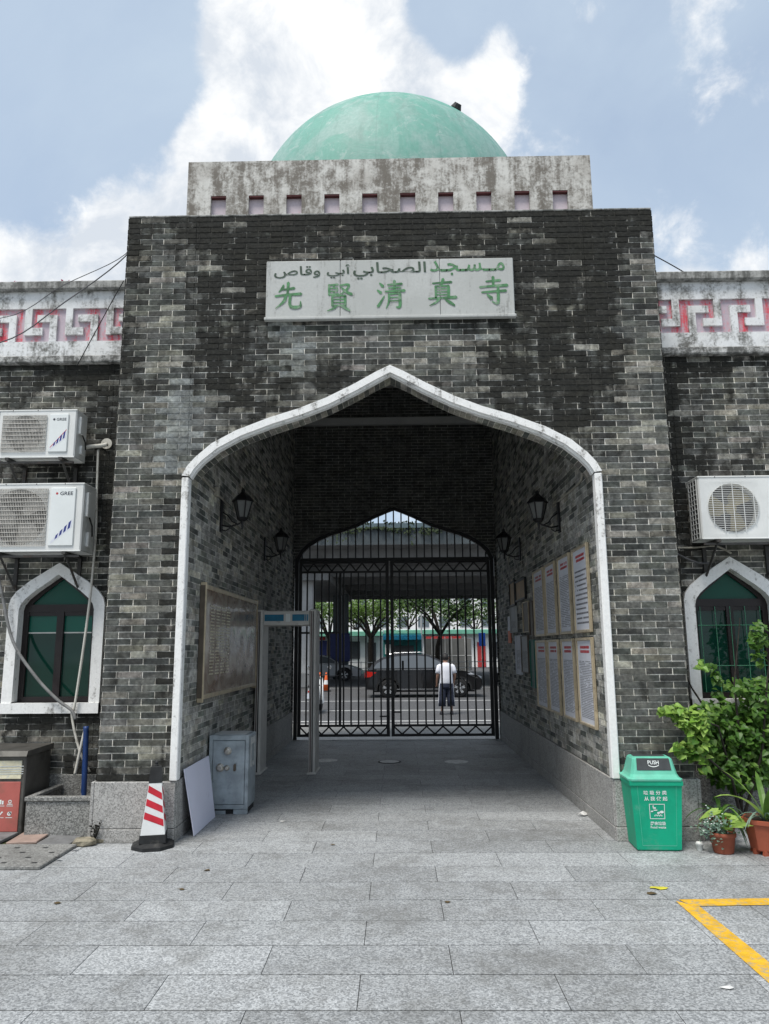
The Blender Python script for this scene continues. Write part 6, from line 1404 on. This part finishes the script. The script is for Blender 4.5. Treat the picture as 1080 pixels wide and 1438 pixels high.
tree('tall pale green tree rising behind the teal kiosk', (gx(575, 74), 74, -.15), 9.5, 4.2, 8, 'leaf_far', 3000, .35)
tree('pale green tree rising behind the white shop', (gx(500, 78), 78, -.15), 9.0, 4.0, 9, 'leaf_far', 2200, .35)
tree('pale green tree rising behind the blue sign', (gx(668, 80), 80, -.15), 8.5, 3.5, 10, 'leaf_far', 2200, .35)
# courtyard trees behind the camera, mirrored in the window panes
for i, (x, y) in enumerate(((-9, -19), (-1, -22), (8, -18))): tree(['courtyard tree facing the gatehouse behind the white car', 'courtyard tree facing the archway across the open courtyard', 'courtyard tree facing the gatehouse beyond the yellow parking bay'][i], (x, y, -.3), 7.5, 3.6, 20+i, leaves=2200, ls=.4, tr=.2)

# shops and hoardings ------------------------------------------------------------------
def shop(label, px0_, px1_, Y, ztop, wall, parts, cat='shop', d=6):
    x0, x1 = gx(px0_, Y), gx(px1_, Y); t = thing('shop_building', label, cat, ((x0+x1)/2, Y, -.15)); hw = (x1-x0)/2
    MB().box(-hw, hw, .3, d, 0, ztop+.15).build('wall', wall, t)
    for nm, a, b_, z0, z1, y0, mat in parts: MB().cbox(-hw+2*hw*a, -hw+2*hw*b_, y0, .32, z0+.15, z1+.15, .02).build(nm, mat, t)
    return t
shop('white shop with pale green awning beyond the overpass columns', 436, 538, 60, 3.3, 'shop_white', [('awning', 0, 1, 2.75, 3.15, -.8, 'shop_green'), ('door', .30, .42, -.1, 2.2, .2, 'shop_dark'), ('window', .5, .68, .8, 2.3, .2, 'shop_dark'), ('door', .78, .9, -.1, 2.2, .2, 'shop_dark'), ('sign_panel', .05, .25, 1.0, 2.4, .1, 'navy_panel'), ('window', .10, .20, 2.45, 2.7, .15, 'shop_red')])
shop('teal kiosk with pale blue fascia behind the black car', 538, 592, 56, 2.9, 'shop_teal', [('fascia', 0, 1, 2.35, 2.75, -.25, 'detector_blue'), ('window', .25, .8, .9, 1.9, .2, 'shop_dark'), ('sign_panel', .05, .2, 1.2, 2.0, .15, 'shop_white')], 'kiosk', 3)
shop('long low market building with green roof edge and yellow sign', 530, 720, 64, 3.4, 'shop_white', [('roof_edge', 0, 1, 2.95, 3.35, -.4, 'shop_green'), ('sign_panel', .08, .18, 2.4, 3.0, -.45, 'shop_yellow'), ('sign_panel', .36, .62, 2.35, 2.75, -.3, 'shop_red'), ('door', .74, .80, -.1, 2.2, .2, 'shop_red'), ('window', .85, .95, .8, 2.2, .2, 'shop_dark')])
hx0, hx1 = gx(597, 53), gx(662, 53)
hd = thing('hoarding_fence', 'grey panelled hoarding fence along the far kerb', 'fence', ((hx0+hx1)/2, 53, -.15)); n = 7; hw = (hx1-hx0)/2
for k in range(n): MB().cbox(-hw+2*hw*k/n+.01, -hw+2*hw*(k+1)/n-.01, -.03, .03, .1, 2.55, .01).build('fence_panel', 'hoarding', hd); MB().box(-hw+2*hw*k/n-.03, -hw+2*hw*k/n+.03, -.05, .05, 0, 2.7).build('post', 'shop_white', hd)
MB().box(-hw, hw, -.05, .05, 1.2, 1.27).build('rail', 'shop_white', hd)
sg = thing('street_sign', 'blue street sign on a white post at the end of the hoarding', 'sign', (gx(677, 52), 52, -.15)); MB().tube([(0, 0, 0), (0, 0, 3)], .06, 8).build('post', 'shop_white', sg); MB().cbox(-.26, .26, -.05, -.02, 1.95, 2.95, .01).build('panel', 'sign_blue', sg)
lp = thing('lamp_post', 'pale lamp post behind the street trees', 'lamp post', (gx(592, 58), 58, -.15)); MB().tube([(0, 0, 0), (0, 0, 6), (.4, -.6, 7)], [.09, .06, .04], 8).build('pole', 'column_pale', lp); MB().cbox(.25, .55, -1.1, -.5, 6.95, 7.05, .03).build('lamp_head', 'shop_white', lp)
bd = thing('apartment_block', 'pale apartment block far behind the street trees', 'building', (-4, 120, -.3)); MB().box(-26, 26, 0, 14, 0, 15).build('wall', 'far_wall', bd)
for r_ in range(4):
    for k in range(14): MB().box(-24+k*3.5, -22.2+k*3.5, -.12, .02, 2.2+r_*3.3, 3.9+r_*3.3).build('window', 'far_window', bd)
# low railing along the middle of the road
rl = thing('road_railing', 'low white road railing on the far side of the black car', 'railing', (2, 46, -.15))
for z in (.45, .85): MB().box(-9, 9, -.02, .02, z, z+.05).build('rail', 'shop_white', rl)
for k in range(13): MB().box(-9+k*1.5-.03, -9+k*1.5+.03, -.03, .03, 0, .95).build('post', 'shop_white', rl)
